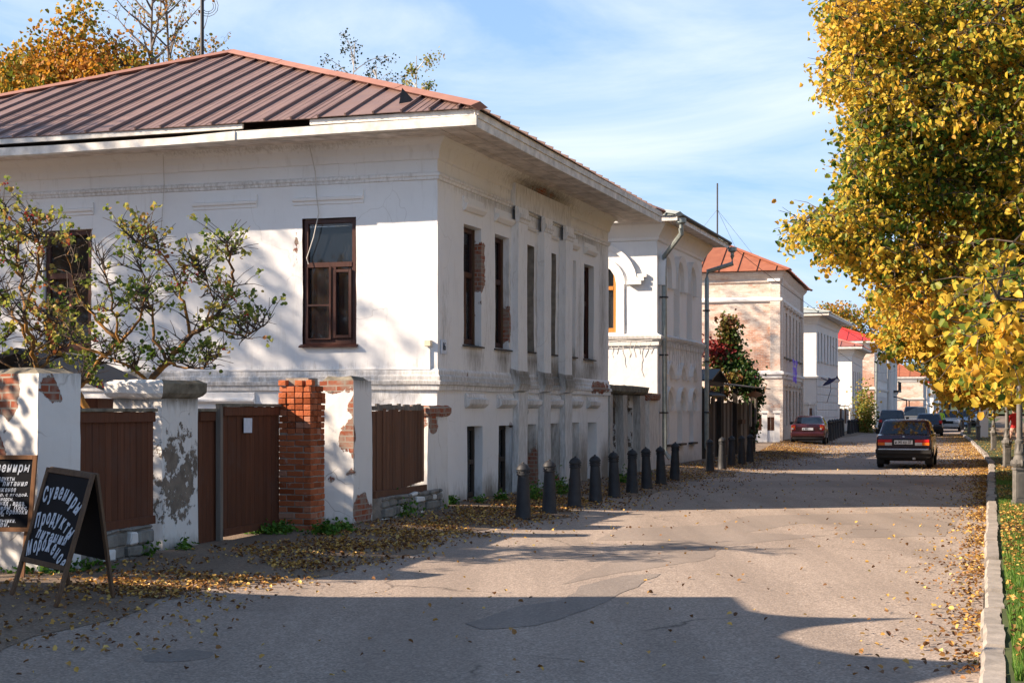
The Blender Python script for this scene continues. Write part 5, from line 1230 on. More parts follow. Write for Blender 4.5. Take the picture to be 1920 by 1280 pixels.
bx('lower_panel', -hw*.93, hw*.93, -.0, .1, .30, .44, 'black', .02); bx('exhaust', .25, .33, -.05, .6, .26, .33, 'rim'); bx('rear_axle', -.6, .6, .7, .8, .2, .3, 'black'); bx('mud_flap', -hw*.98, -hw*.72, .42, .44, .12, .36, 'black'); bx('mud_flap', hw*.72, hw*.98, .42, .44, .12, .36, 'black')
bx('badge', -.03, .03, -.0, .02, .90, .94, 'chrome')
# parked maroon saloon
r2c, bx, T, hw = car('car', 'maroon rounded saloon parked at the left kerb by the brick house', 'car', (PX(1514.5, 69.2), 69.2, .02), -.26, 4.26, 1.68, 1.40, 'p_red', belt=.96, deck=1.02, zb=.27, cab=(.12, .80), roof=(.30, .60), tumble=.24, round_=.12)
for sx in (-1, 1):
    a, b = sorted((sx*hw*.66, sx*hw*.93)); bx('tail_light', a, b, -.02, .1, .68, .95, 'tl_red', .04); bx('turn_signal', a+.03, b-.05, -.04, .04, .78, .89, 'tl_amber', .02); bx('reversing_light', a+.02, (a+b)/2, -.05, .04, .73, .80, 'tl_white', .01)
pl = bx('number_plate', -.26, .26, -.05, -.01, .70, .82, 'plate'); plate_text('к 862', T, -.23, .722, .25, .11, -.054, pl)
bx('bumper', -hw*.96, hw*.96, -.10, .1, .38, .62, 'p_red', .06); bx('bumper_lower', -hw*.85, hw*.85, -.06, .1, .27, .37, 'black', .02)
# cars further down
def farcar(label, px, Z, rz, kind, col, front, rails=False):
    sz = dict(suv=(4.5, 1.85, 1.68), saloon=(4.4, 1.75, 1.46), van=(4.9, 1.9, 1.95))[kind]
    x = PX(px, Z)
    r, bx, T, hw = car('car', label, 'car', (x, Z, .02), rz, *sz, col, belt=sz[2]*.62, zb=.28, cab=(.05, .78) if kind != 'saloon' else (.13, .8), roof=(.1, .6) if kind != 'saloon' else (.28, .62), round_=.1, tumble=.16, group='cars parked down the street')
    Lc = sz[0]
    if front:
        for sx in (-1, 1): a, b = sorted((sx*hw*.55, sx*hw*.88)); bx('headlight', a, b, Lc-.14, Lc+.03, .68, .82, 'headl', .02)
        bx('grille', -hw*.45, hw*.45, Lc-.05, Lc+.03, .6, .8, 'black'); bx('number_plate', -.26, .26, Lc, Lc+.05, .42, .54, 'plate'); bx('bumper', -hw*.9, hw*.9, Lc-.1, Lc+.06, .3, .56, col, .04)
    else:
        for sx in (-1, 1): a, b = sorted((sx*hw*.7, sx*hw*.92)); bx('tail_light', a, b, -.02, .08, .8, 1.0, 'tl_red', .02)
        bx('number_plate', -.26, .26, -.04, -.01, .6, .72, 'plate'); bx('bumper', -hw*.95, hw*.95, -.08, .1, .36, .6, 'black', .04)
farcar('dark blue estate car parked on the left before the grey house', 1672, 100, -.28, 'suv', 'p_dblue', False)
farcar('black off-roader with pale bumper behind the blue saloon', 1718, 112, math.pi-.30, 'van', 'p_grey', True)
farcar('dark blue saloon just beyond the plum car', 1742, 92, -.28, 'saloon', 'p_dblue', False)
farcar('silver and black small off-roader facing the camera in the road', 1780, 118, math.pi-.32, 'suv', 'p_silver', True)
farcar('pale blue car parked facing the camera near the lamp posts', 1802, 135, math.pi-.32, 'suv', 'p_blue', True)
farcar('blue van at the roadside half hidden by lamp posts', 1829, 150, math.pi-.34, 'van', 'p_blue', True)
farcar('black off-roader parked beyond the pale blue car', 1812, 142, math.pi-.30, 'suv', 'p_black', True)
farcar('grey saloon at the far end of the parked row', 1793, 165, math.pi-.30, 'saloon', 'p_grey', True)

# ------------------------------------------------------------ people
def person(label, loc, rz, top, legs, hair=(.05, .03, .02), H=1.7, walk=.16):
    t = thing('person', label, 'person', loc); s = H/1.7; T = Matrix.Translation(Vector(loc)) @ Matrix.Rotation(rz, 4, 'Z') @ Matrix.Scale(s, 4)
    J = dict(pel=(0, 0, .93), sp=(0, 0, 1.12), ch=(0, 0, 1.32), nk=(0, .01, 1.46), hd=(0, .02, 1.56), ht=(0, .01, 1.66), shl=(-.17, 0, 1.38), shr=(.17, 0, 1.38), ell=(-.23, .05, 1.12), elr=(.23, -.04, 1.12), hal=(-.24, .14, .88), har=(.24, .04, .87), hil=(-.09, 0, .9), hir=(.09, 0, .9), knl=(-.1, walk, .5), knr=(.1, -walk*.4, .5), anl=(-.1, walk*1.1, .09), anr=(.1, -walk*1.6, .11), tol=(-.1, walk*1.1+.14, .04), tor=(.1, -walk*1.6+.13, .05))
    E = [('pel', 'sp'), ('sp', 'ch'), ('ch', 'nk'), ('nk', 'hd'), ('hd', 'ht'), ('ch', 'shl'), ('ch', 'shr'), ('shl', 'ell'), ('shr', 'elr'), ('ell', 'hal'), ('elr', 'har'), ('pel', 'hil'), ('pel', 'hir'), ('hil', 'knl'), ('hir', 'knr'), ('knl', 'anl'), ('knr', 'anr'), ('anl', 'tol'), ('anr', 'tor')]
    rad = dict(pel=.14, sp=.13, ch=.15, nk=.055, hd=.095, ht=.07, shl=.075, shr=.075, ell=.05, elr=.05, hal=.035, har=.035, hil=.095, hir=.095, knl=.06, knr=.06, anl=.04, anr=.04, tol=.035, tor=.035)
    K = list(J); me = bpy.data.meshes.new('body'); o = wloc(t)
    me.from_pydata([tuple((T @ Vector(J[k]))-o) for k in K], [(K.index(a), K.index(b)) for a, b in E], [])
    ob = bpy.data.objects.new('body', me); C.objects.link(ob); ob.parent = t
    sk = ob.modifiers.new('skin', 'SKIN'); sv = me.skin_vertices[0].data
    for i, k in enumerate(K): sv[i].radius = (rad[k]*s, rad[k]*s*.8); sv[i].use_root = k == 'pel'
    ss = ob.modifiers.new('sub', 'SUBSURF'); ss.levels = ss.render_levels = 1
    m = NT('clothes_'+top[3]); z = m.n('ShaderNodeSeparateXYZ', {0: m.pos()}).outputs[2]; f = m.math('DIVIDE', m.math('SUBTRACT', z, loc[2]), H)
    c = m.mix(m.math('GREATER_THAN', f, .53), legs, top[:3]); c = m.mix(m.math('GREATER_THAN', f, .86), c, (.45, .27, .2)); c = m.mix(m.math('GREATER_THAN', f, .945), c, hair); c = m.mix(m.math('LESS_THAN', f, .06), c, (.03, .03, .03))
    me.materials.append(m.done(c, .8)); me.materials[0]
    hb = MB(); hb.lathe(tuple(T @ Vector((0, -.015, 1.56))), [(.085*s, 0), (.105*s, .05*s), (.09*s, .11*s), (.03*s, .15*s)], 10); hb.build('hair', simple('hair_'+top[3], hair, .8), t, smooth=60)
    return t
person('person in a red jacket and pale trousers walking on the leafy footpath', (PX(1902, 55), 55, .105), .3, (.55, .02, .02, 'red'), (.50, .30, .24))
person('person in a lime-green vest standing in the road by the far cars', (PX(1765, 112), 112, 0), 3, (.45, .75, .05, 'lime'), (.03, .03, .035))
person('person in dark clothes walking beside the far parked cars', (PX(1757, 106), 106, 0), 3.1, (.03, .025, .02, 'dark'), (.03, .025, .025))

# ------------------------------------------------------------ menu boards
def easel(label, fl, fr_, ht, back, frac=.26, zt=None, name='sandwich_board'):
    t = thing(name, label, 'menu board', ((fl[0]+fr_[0])/2, (fl[1]+fr_[1])/2, 0.02))
    fl = Vector((*fl, gz(*fl))); fr_ = Vector((*fr_, gz(*fr_))); w = (fr_-fl); Wd = w.length; w.normalize(); bk = Vector((*back, 0))
    tl = fl+bk*.68+Vector((0, 0, ht)); up = (tl-fl); Hh = up.length; up.normalize(); nrm = up.cross(w); nrm = -nrm if nrm.dot(Vector((0, 1, 0))) > 0 else nrm
    nrm.normalize()
    def P(x, y, d): return fl+w*x+up*y+nrm*d
    def bar(n_, x0, x1, y0, y1, d0, d1, mat, f=P):
        mb = MB(); mb.add([f(x, y, d) for d in (d0, d1) for y in (y0, y1) for x in (x0, x1)], [(0, 2, 3, 1), (4, 5, 7, 6), (0, 1, 5, 4), (2, 6, 7, 3), (0, 4, 6, 2), (1, 3, 7, 5)]); return mb.build(n_, M[mat], t, bevel=.003, fix=True)
    b = .045
    bar('leg', 0, b, 0, Hh, -.012, .014, 'signwood'); bar('leg', Wd-b, Wd, 0, Hh, -.012, .014, 'signwood')
    bar('top_rail', b, Wd-b, Hh-b, Hh, -.012, .014, 'signwood'); bar('bottom_rail', b, Wd-b, Hh*frac-b, Hh*frac, -.012, .014, 'signwood')
    bd = bar('panel', b, Wd-b, Hh*frac, Hh-b, -.006, .004, 'board')
    bl = fl+bk+Vector((0, 0, gz(fl.x+bk.x, fl.y+bk.y)-fl.z)); up2 = (tl-bl).normalized(); H2_ = (tl-bl).length; n2 = up2.cross(w); n2 = n2 if n2.dot(Vector((0, 1, 0))) > 0 else -n2
    def Q(x, y, d): return bl+w*x+up2*y+n2*(d+.03)
    bar('leg', 0, b, 0, H2_, -.012, .014, 'signwood', Q); bar('leg', Wd-b, Wd, 0, H2_, -.012, .014, 'signwood', Q); bar('panel', b, Wd-b, H2_*frac, H2_-b, -.004, .004, 'board', Q); bar('top_rail', b, Wd-b, H2_-b, H2_, -.012, .014, 'signwood', Q)
    return t, P, Wd, Hh, bd
fl = ((20-HX)/F*12.25, 12.25); frt = ((108-HX)/F*11.75, 11.75)
eb, P, Wd, Hh, bd = easel('free-standing folding chalkboard with curved white lettering at the roadside', fl, frt, 1.07, (.27, .60), .30)
print('board', Wd, Hh)
def arcp(amp, slope=0, w_=.47): return lambda t: (0, amp*math.sin(math.pi*t)-slope*t, math.atan((amp*math.pi*math.cos(math.pi*t)-slope)/w_)*.85)
lettering('lettering', [('Сувениры', .075, .845, .16, .60, arcp(.09, .08, .6)), ('Продукты', .07, .61, .15, .60, arcp(.09, .06, .6)), ('питания', .13, .535, .11, .50, lambda t: (0, -.02*t, -.04)), ('Мороженое', .065, .36, .15, .60, arcp(.11, .07, .6))],
          lambda x, y, d: P(x, y, d+.002), M['whitepaint'], bd, .28, .03)
# menu board hung at the cracked pier, cut by the picture edge
mbt = thing('menu_board', 'framed chalkboard price list leaning at the cracked pier', 'menu board', (-4.9, 13.35, .05))
Rt = Vector((PX(71, 13.35), 13.35, 0)); dl = Vector((-.93, .12, 0)).normalized(); nb_ = Vector((-.12, -.93, 0)).normalized()
def PB(x, y, d): return Rt+dl*(.62-x)+Vector((-.10*(1.29-y)*.8, 0, 0))+nb_*d+Vector((0, 0, y))
def bar(n_, x0, x1, y0, y1, d0, d1, mat):
    mb = MB(); mb.add([PB(x, y, d) for d in (d0, d1) for y in (y0, y1) for x in (x0, x1)], [(0, 2, 3, 1), (4, 5, 7, 6), (0, 1, 5, 4), (2, 6, 7, 3), (0, 4, 6, 2), (1, 3, 7, 5)]); return mb.build(n_, M[mat], mbt, bevel=.002, fix=True)
M['signwood2'] = wood('orange_sign_frame', (.22, .10, .045), (.34, .17, .08))
bar('frame', .58, .62, .57, 1.28, -.01, .014, 'signwood2'); bar('frame', 0, .04, .57, 1.28, -.01, .014, 'signwood2'); bar('frame', .04, .58, 1.24, 1.28, -.01, .014, 'signwood2'); bar('frame', .04, .58, .57, .61, -.01, .014, 'signwood2')
bd2 = bar('panel', .04, .58, .61, 1.24, -.005, .004, 'board'); bar('leg', .54, .575, .1, .57, -.03, -.008, 'signwood2'); bar('leg', .04, .075, .1, .57, -.03, -.008, 'signwood2')
lines = [('Сувениры', .10, 1.125, .105, .46), ('Продукты', .20, 1.04, .055, .22), ('питания', .30, .995, .06, .25), ('Мороженое', .16, .94, .055, .28), ('пломбир, с ягодой.', .10, .90, .035, .46), ('соки, морсы.', .18, .855, .045, .24), ('лимонад , вода.', .16, .815, .05, .38), ('сувениры  Плёс', .14, .775, .045, .42), ('тарелки, брелоки', .12, .735, .055, .45),
         ('магниты', .16, .71, .04, .18), ('кружки', .16, .685, .035, .14), ('колокольчики.', .14, .655, .045, .32), ('цен.', .26, .60+.015, .06, .14)]
lettering('lettering', [(a, b, c, s, w, None) for (a, b, c, s, w) in lines], lambda x, y, d: PB(x, y, d+.002), M['whitepaint'], bd2, .25, .022)

# ------------------------------------------------------------ foliage
def leaves(name, P, size, mat, parent=None, kind='stuff', up=.5, rv=None, fold=.25, droop=0, attr_bias=None, aspect=.85):
    """one mesh of many folded leaves at points P"""
    P = np.asarray(P, float); n = len(P); size = np.asarray(size)*NR.uniform(.7, 1.25, n)
    nrm = NR.normal(size=(n, 3)); nrm[:, 2] = nrm[:, 2]*.8+up*NR.choice([-1, 1], n)*0+up; nrm /= np.linalg.norm(nrm, axis=1)[:, None]
    t = NR.normal(size=(n, 3)); t[:, 2] -= droop; t -= nrm*(t*nrm).sum(1)[:, None]; t /= np.linalg.norm(t, axis=1)[:, None]; b = np.cross(nrm, t)
    s = size[:, None]; f = fold*s
    base = P-t*s*.5; tip = P+t*s*.55; l1 = P-t*s*.28+b*s*aspect*.46+nrm*f; l2 = P+t*s*.2+b*s*aspect*.42+nrm*f; r1_ = P-t*s*.28-b*s*aspect*.46+nrm*f; r2 = P+t*s*.2-b*s*aspect*.42+nrm*f
    V = np.stack([base, l1, l2, tip, r2, r1_], 1).reshape(-1, 3); i = np.arange(n)*6
    Fc = np.concatenate([np.stack([i, i+1, i+2, i+3], 1), np.stack([i, i+3, i+4, i+5], 1)])
    if rv is None: rv = NR.uniform(0, 1, n)
    return fast(name, V, Fc, mat, parent, {'rnd': np.repeat(rv, 6)}, kind)
def limb(mb, a, b, r0, r1_, n=6, sag=.0, wob=.15, seg=6):
    a, b = Vector(a), Vector(b); L_ = (b-a).length; pts = []; rs = []
    for i in range(seg+1):
        t = i/seg; p = a.lerp(b, t); p += Vector((rnd.uniform(-1, 1), rnd.uniform(-1, 1), rnd.uniform(-1, 1)))*wob*L_/seg*(0 if i in (0, seg) else 1); p.z += sag*L_*4*t*(1-t)
        pts.append(p); rs.append(r0+(r1_-r0)*t)
    mb.tube(pts, rs, n); return pts
def crown_points(ctr, rad, n, lo=None, shell=.55, extra=()):
    ctr = np.array(ctr); rad = np.array(rad); out = []
    while len(out) < n:
        d = NR.normal(size=3); d /= np.linalg.norm(d)
        k = noise.noise(Vector(d*2.1)+Vector(tuple(ctr)))*.28+noise.noise(Vector(d*5)+Vector(tuple(ctr)))*.16
        r = (shell+(1-shell)*NR.uniform()**.6)*(1+k); p = ctr+d*rad*r
        if lo is not None and p[2] < lo: continue
        out.append(p)
    return out
def tree(name, label, base, ctr, rad, nclump, per, ls, leafm, barkm, r0=.22, nl=14, group=None, lo=None, sig=.33, bias=None, extra=(), shell=.45, twn=3, tkind=None, sprig=0, toward=()):
    t = thing(name, label, 'tree', tuple(base), group, tkind); base = Vector(base); ctr = Vector(ctr); rad = Vector(rad)
    cl = [Vector(p) for p in crown_points(ctr, rad, nclump, lo, shell)]+[Vector(p) for p in extra]
    tr = MB(); topz = ctr.z+rad.z*.55; tp = limb(tr, base-Vector((0, 0, .2)), (ctr.x, ctr.y, topz), r0, r0*.22, 9, wob=.08, seg=9)
    tr.build('trunk', M[barkm], t, smooth=60)
    lm = MB(); nodes = []
    for k in range(nl):
        st = tp[3+int(k*5/nl)]; an_ = k*2.4; e = ctr+Vector((math.cos(an_)*rad.x*.62, math.sin(an_)*rad.y*.62, rad.z*(-.45+1.2*k/nl)))
        q = limb(lm, st, e, r0*.38, r0*.08, 6, wob=.25, sag=.05); nodes += q[2:]
    nodes += tp[4:]
    for e in toward:
        q = limb(lm, min(tp[3:], key=lambda n_: abs(n_.z-e[2]+.6)), e, r0*.3, r0*.05, 6, wob=.22, sag=.06, seg=8); nodes += q[2:]
    P = []; rv = []
    for c in cl:
        nn = min(nodes, key=lambda q: (q-c).length_squared); d = c-nn
        m = nn.lerp(c, .5)+Vector((0, 0, .08*d.length)); lm.tube([nn, m, c, c+Vector((d.x*.1, d.y*.1, -.15))], [r0*.075, r0*.05, .008, .004], twn, cap=False)
        q = NR.normal(size=(per, 3)); ln = np.linalg.norm(q, axis=1)[:, None]; q *= np.minimum(1, 1.7/ln)*np.array([sig, sig, sig*.75])
        if sprig:
            q = q*.55
            for w_ in range(sprig):
                dd = Vector((rnd.uniform(-1, 1), rnd.uniform(-1, 1), rnd.uniform(-.7, .35))).normalized()*sig*1.5; e = c+dd; lm.tube([c, c.lerp(e, .5)+Vector((0, 0, .04)), e], [.009, .006, .003], 3, cap=False)
                sel = slice(w_*per//sprig, (w_+1)*per//sprig); k_ = q[sel].shape[0]; tt = NR.uniform(.1, 1.05, k_)[:, None]; q[sel] = np.array(dd)[None]*tt+NR.normal(0, .07, (k_, 3))
        P.append(np.array(c)+q-np.array([0, 0, .05]))
        cb = np.clip(NR.normal(.5, .12)+.55*noise.noise(c*.45), 0, 1); rv.append(np.clip(NR.normal(cb, .22, per), 0, 1))
    lm.build('branches', M[barkm], t, kind='stuff', smooth=60)
    rv = np.concatenate(rv)
    if bias is not None: rv = np.clip(rv+bias, 0, 1)
    leaves('crown', np.concatenate(P), ls, M[leafm], t, droop=1.0, rv=rv)
    return t
# row of lindens on the right
OUT = [(-60, 1560), (0, 1548), (60, 1570), (110, 1548), (150, 1545), (200, 1605), (255, 1600), (300, 1575), (345, 1590), (385, 1560), (398, 1500), (440, 1492), (465, 1560), (510, 1650), (600, 1690)]
ex = []
for i in range(700):
    py = NR.uniform(-40, 590); xl = interp(py, OUT)+14; px = xl+(1935-xl)*NR.uniform()**1.5; z_ = NR.uniform(20.3, 24.5); ex.append((PX(px, z_), z_, PZ(py, z_)))
tree('linden_tree', 'nearest linden reaching over the grass at the right edge with large yellow-green leaves', (8.3, 13.2, .1), (9.6, 13.6, 5.2), (2.9, 3.0, 2.6), 200, 62, .085, 'lf_linden', 'bark', lo=2.2, sprig=5, extra=[(PX(1925-abs(NR.normal(0, 42)), z_), z_, PZ(600+NR.normal(0, 42), z_)) for z_ in NR.uniform(12, 14.5, 34)], bias=-.1, toward=[(PX(p_, 13.2), 13.2, PZ(q_, 13.2)) for p_, q_ in ((1850, 640), (1870, 560), (1900, 610), (1905, 680))], group='lindens along the kerb')
tree('linden_tree', 'big linden filling the upper right corner, its crown hanging over the road', (10.6, 22.8, .1), (10.0, 22.6, 7.2), (4.5, 5.2, 4.7), 950, 60, .08, 'lf_linden', 'bark', r0=.26, nl=26, lo=2.7, extra=ex, sprig=5, toward=[(PX(p_, 22.2), 22.2, PZ(q_, 22.2)) for p_, q_ in ((1500, 420), (1580, 380), (1600, 120), (1640, 250), (1590, 30), (1680, 480), (1720, 540), (1760, 350), (1700, 160), (1800, 470))], group='lindens along the kerb', bias=-.01)
LT = [('linden with golden crown just beyond the big overhanging one', 14.3, 33, 4.7, 5.4, 'lf_linden', 1000, 46, .11), ('linden with dark trunk behind the second street lamp', 18.0, 44, 4.5, 5.2, 'lf_yellow', 800, 42, .125),
      ('linden with yellow crown near the person in red', 22.2, 56, 4.6, 5.2, 'lf_yellow', 680, 38, .14), ('linden with yellow crown by the pale pillar', 26.9, 69, 4.8, 5.2, 'lf_yellow', 480, 34, .15),
      ('yellow linden beside the fourth street lamp', 31.3, 82, 4.8, 5.2, 'lf_yellow', 420, 30, .17), ('yellow linden beyond the kerb bend', 36, 96, 4.8, 5.4, 'lf_yellow', 360, 28, .2),
      ('yellow linden near the far parked cars', 41, 112, 5.0, 5.6, 'lf_yellow', 320, 24, .24), ('small yellow linden far down the row', 48, 132, 5.2, 5.6, 'lf_yellow', 280, 22, .28), ('last linden visible at the street end', 58, 160, 5.6, 6, 'lf_orange', 260, 20, .32)]
OUT2 = [(520, 1668), (560, 1657), (640, 1657), (652, 1700), (665, 1752), (720, 1770), (755, 1802)]
def exr(Z):
    o_ = []
    for i in range(150):
        py = NR.uniform(530, 745); xl = interp(py, OUT2)+8+(Z-33)*.5; px = xl+90*NR.uniform()**1.2; z_ = Z+NR.uniform(-1.5, 1.5); o_.append((PX(px, z_), z_, max(2.1, PZ(py, z_))))
    return o_
for (lb, x, y, cz, rz_, lf, nc, per, ls) in LT:
    tree('linden_tree', lb, (x, y, .1), (x-.6, y, cz+1.0), (4.5, 4.6, 4.3), nc, per, ls, lf, 'barkdark', extra=exr(y) if y < 75 else (), r0=.2, nl=14, lo=2.5, sig=.4, group='lindens along the kerb', shell=.35, sprig=4 if y < 60 else 0)
for k, (x, y) in enumerate(((19.5, 36), (25, 50), (31, 64), (38, 80), (46, 98))):
    tree('linden_tree', ['second-row linden behind the nearest lamps', 'second-row linden behind the red-jacketed person', 'second-row linden behind the pale pillar', 'second-row linden far behind the lamps', 'farthest second-row linden behind the street lamps'][k], (x, y, .1), (x, y, 5), (4.5, 4.5, 4.2), 380, 30, .17, 'lf_orange', 'barkdark', r0=.22, nl=8, lo=1.6, sig=.5, group='second row of lindens')
# trees behind the corner house
tree('maple_tree', 'bushy orange-brown tree rising behind the left end of the corner house roof', (-14.2, 46, .1), (-14.0, 46, 9.8), (3.0, 3.2, 4.1), 620, 60, .14, 'lf_orange', 'bark', group='trees behind the corner house', sig=.42, lo=3)
tree('maple_tree', 'lower orange tree at the left picture edge behind the roof', (-17.6, 50, .1), (-17.4, 50, 9.3), (3.2, 3.2, 3.4), 420, 50, .15, 'lf_orange', 'bark', group='trees behind the corner house', sig=.42, lo=3)
tree('maple_tree', 'small orange tree between the big orange tree and the bare trunks', (-11.9, 44, .1), (-11.6, 44, 7.9), (2.0, 2, 2.7), 240, 55, .13, 'lf_orange', 'bark', group='trees behind the corner house', sig=.4, lo=3)
tree('spruce_tree', 'dark conifer cut by the left picture edge', (-18.2, 48, .1), (-18.1, 48, 7), (1.4, 1.4, 5.6), 300, 50, .13, 'lf_conifer', 'barkdark', lo=2)
def sparse(name, label, base, H_, spread, nl, per, ls, leafm, barkm, r0, weep=0, group=None, seed=0, mat2=None, nsub=7):
    r = random.Random(seed); t = thing(name, label, 'tree', tuple(base), group); base = Vector(base); mb = MB(); P = []
    lean = Vector((r.uniform(-.3, .3), 0, 0)); tp = [base+lean*(i/8)+Vector((r.uniform(-.06, .06), r.uniform(-.06, .06), H_*i/8)) for i in range(9)]
    mb.tube(tp, [r0*(1-.85*i/8) for i in range(9)], 7); mb.build('trunk', M[barkm], t, smooth=60); lb = MB()
    for k in range(nl):
        f = .38+.6*k/nl; i = f*8; i0 = min(7, int(i)); st = tp[i0].lerp(tp[i0+1], i-i0); an_ = k*2.4+r.uniform(-.4, .4); Lb = spread*(1.15-f*.8)*r.uniform(.7, 1.2)
        d = Vector((math.cos(an_), math.sin(an_)*.8, r.uniform(.55, 1.1))).normalized(); pts = [st]
        for q in range(6): d = (d+Vector((r.uniform(-.18, .18), r.uniform(-.18, .18), r.uniform(-.05, .14)-weep*.10*q))).normalized(); pts.append(pts[-1]+d*Lb/6)
        lb.tube(pts, [r0*.3*(1-.14*q) for q in range(7)], 4, cap=False)
        for q in range(nsub):
            w = r.uniform(.25, 1)*5.9; j = int(w); p = pts[j].lerp(pts[j+1], w-j); dd = (d+Vector((r.uniform(-1, 1), r.uniform(-1, 1), r.uniform(-.3, .8)-weep))).normalized(); l2 = Lb*r.uniform(.2, .42)
            tw = [p]
            for z in range(4): dd = (dd+Vector((r.uniform(-.25, .25), r.uniform(-.25, .25), r.uniform(-.1, .2)-weep*.45))).normalized(); tw.append(tw[-1]+dd*l2/4)
            lb.tube(tw, [r0*.09, r0*.07, r0*.055, r0*.04, .004], 3, cap=False)
            for z in range(per):
                v = tw[r.randint(1, 4)]; P.append(np.array(v)+np.array([r.gauss(0, .12), r.gauss(0, .12), r.gauss(0, .12)]))
            for z in range(2):
                a = tw[r.randint(1, 3)]; e = a+Vector((r.uniform(-.5, .5), r.uniform(-.3, .3), r.uniform(-.1, .5)-weep*.9))*l2*.7; lb.tube([a, a.lerp(e, .5)+Vector((0, 0, .05)), e], [r0*.04, r0*.03, .004], 3, cap=False)
    lb.build('branches', M[barkm], t, kind='stuff')
    leaves('crown', P, ls, M[leafm], t, droop=.6); return t
sparse('bare_tree', 'tall nearly bare tree with a few leaves above the corner house roof', (PX(294, 46), 46, .1), 15.6, 4.2, 40, 3, .11, 'lf_orange', 'barkgrey', .15, group='bare trees behind the corner house', seed=3)
sparse('bare_tree', 'second nearly bare trunk just right of the tallest bare tree', (PX(323, 47), 47, .1), 16.8, 4.0, 36, 3, .11, 'lf_orange', 'barkgrey', .12, group='bare trees behind the corner house', seed=8)
sparse('bare_tree', 'thin sparse sapling by the dark pole above the roof', (PX(368, 49), 49, .1), 14.2, 3.2, 26, 5, .10, 'lf_orange', 'barkgrey', .08, group='bare trees behind the corner house', seed=5)
sparse('birch_tree', 'sparse weeping birch top above the roof ridge, left of a pair', (PX(664, 66), 66, .1), 18.4, 4.6, 34, 9, .10, 'lf_conifer', 'birchbark', .12, .55, 'birches behind the roof', seed=11)
sparse('birch_tree', 'second weeping birch top just right of the first one above the roof', (PX(712, 68), 68, .1), 18.0, 3.6, 28, 9, .10, 'lf_conifer', 'birchbark', .10, .55, 'birches behind the roof', seed=13)
sparse('birch_tree', 'denser weeping birch top at the right, over the roof hip', (PX(778, 64), 64, .1), 17.3, 3.0, 30, 16, .10, 'lf_shrub', 'birchbark', .10, .6, 'birches behind the roof', seed=17)
tree('maple_tree', 'pinkish orange tree behind the bright red roof', (40, 175, .1), (39.5, 175, 11.5), (4.5, 4, 3.2), 160, 30, .3, 'lf_orange', 'bark', lo=5, sig=.7)
# pole with cable loops
pb = MB(); px_ = PX(379, 40); pb.tube([(px_, 40, 0), (px_, 40, 13.5)], .055, 8)
for q in (.16, .22, .29): pb.tube([(px_+.06+q*math.sin(a/2)+.1, 40, 12.9+q*math.cos(a/2)) for a in range(2, 9)], .01, 3)
po = pb.build('pole', M['iron']); setp(po, 'dark metal pole with cable loops rising behind the brown roof', 'pole')

# yard shrubs with berries over the left fence
def shrub(label, limbs, Z, seed, nsub=16, per=7, dens_=1.0):
    r = random.Random(seed); p0 = limbs[0][0][0]; base = Vector((PX(p0[0], Z), Z, .1)); t = thing('viburnum_shrub', label, 'shrub', tuple(base), 'berry shrubs in the yard')
    tm = MB(); tw = MB(); P = []; B = []; segs = []
    for (pts, rr0, rr1) in limbs:
        q = []; zz = Z+r.uniform(-.2, .2)
        for i, (px, py) in enumerate(pts): z_ = zz+(0 if i < 2 else r.uniform(-.25, .25)+.12*i*r.choice([-1, 1])*.6); q.append(Vector((PX(px, z_), z_, PZ(py, z_))))
        if pts[0][1] > 740: q.insert(0, Vector((q[0].x+.05, q[0].y, .05)))
        # smooth
        s = [];
        for a, b in zip(q, q[1:]):
            for k in range(4): s.append(a.lerp(b, k/4)+Vector((r.gauss(0, .012), r.gauss(0, .012), r.gauss(0, .012))))
        s.append(q[-1]); n = len(s); tm.tube(s, [.8*rr0+(.6*rr1-.8*rr0)*i/(n-1) for i in range(n)], 7); segs.append((s, rr0, rr1))
    tm.build('trunk', M['lichen'], t, smooth=60)
    for (s, rr0, rr1) in segs:
        n = len(s)
        for k in range(int(nsub*n/16)):
            i = r.randint(int(n*.3), n-1); st = s[i]; 
            if st.z < 1.95: continue
            d = Vector((r.uniform(-1, 1), r.uniform(-1, 1), r.uniform(-.2, 1))).normalized(); L_ = r.uniform(.14, .36); pts = [st]
            for q in range(4): d = (d+Vector((r.uniform(-.3, .3), r.uniform(-.3, .3), r.uniform(-.1, .3)))).normalized(); pts.append(pts[-1]+d*L_/4)
            tw.tube(pts, [.011, .009, .007, .005, .003], 4, cap=False)
            ends = [pts[-1]]
            for q in range(3):
                a = pts[r.randint(1, 3)]; e = a+Vector((r.uniform(-.28, .28), r.uniform(-.28, .28), r.uniform(-.05, .28))); tw.tube([a, a.lerp(e, .5)+Vector((0, 0, .02)), e], [.006, .004, .003], 3, cap=False); ends.append(e)
            for e in ends:
                if r.random() > dens_: continue
                for z in range(per): P.append((e.x+r.gauss(0, .038), e.y+r.gauss(0, .038), e.z+r.gauss(0, .03)))
                if r.random() < .06:
                    for z in range(7): B.append((e.x+r.gauss(0, .025), e.y+r.gauss(0, .025), e.z-.03+r.gauss(0, .022)))
    tw.build('branches', M['bark'], t, kind='stuff'); rv = np.clip(np.array([.38+.9*noise.noise(Vector(p)*1.1) for p in P])+NR.normal(0, .2, len(P)), 0, 1)
    leaves('crown', P, .048, M['lf_shrub'], t, droop=.4, rv=rv, aspect=1.0)
    bm_ = MB()
    for b in B: x, y, z = b; s = .011; bm_.add([(x+s, y, z), (x-s, y, z), (x, y+s, z), (x, y-s, z), (x, y, z+s), (x, y, z-s)], [(0, 2, 4), (2, 1, 4), (1, 3, 4), (3, 0, 4), (2, 0, 5), (1, 2, 5), (3, 1, 5), (0, 3, 5)])
    bm_.build('berries', M['berry'], t, kind='stuff')
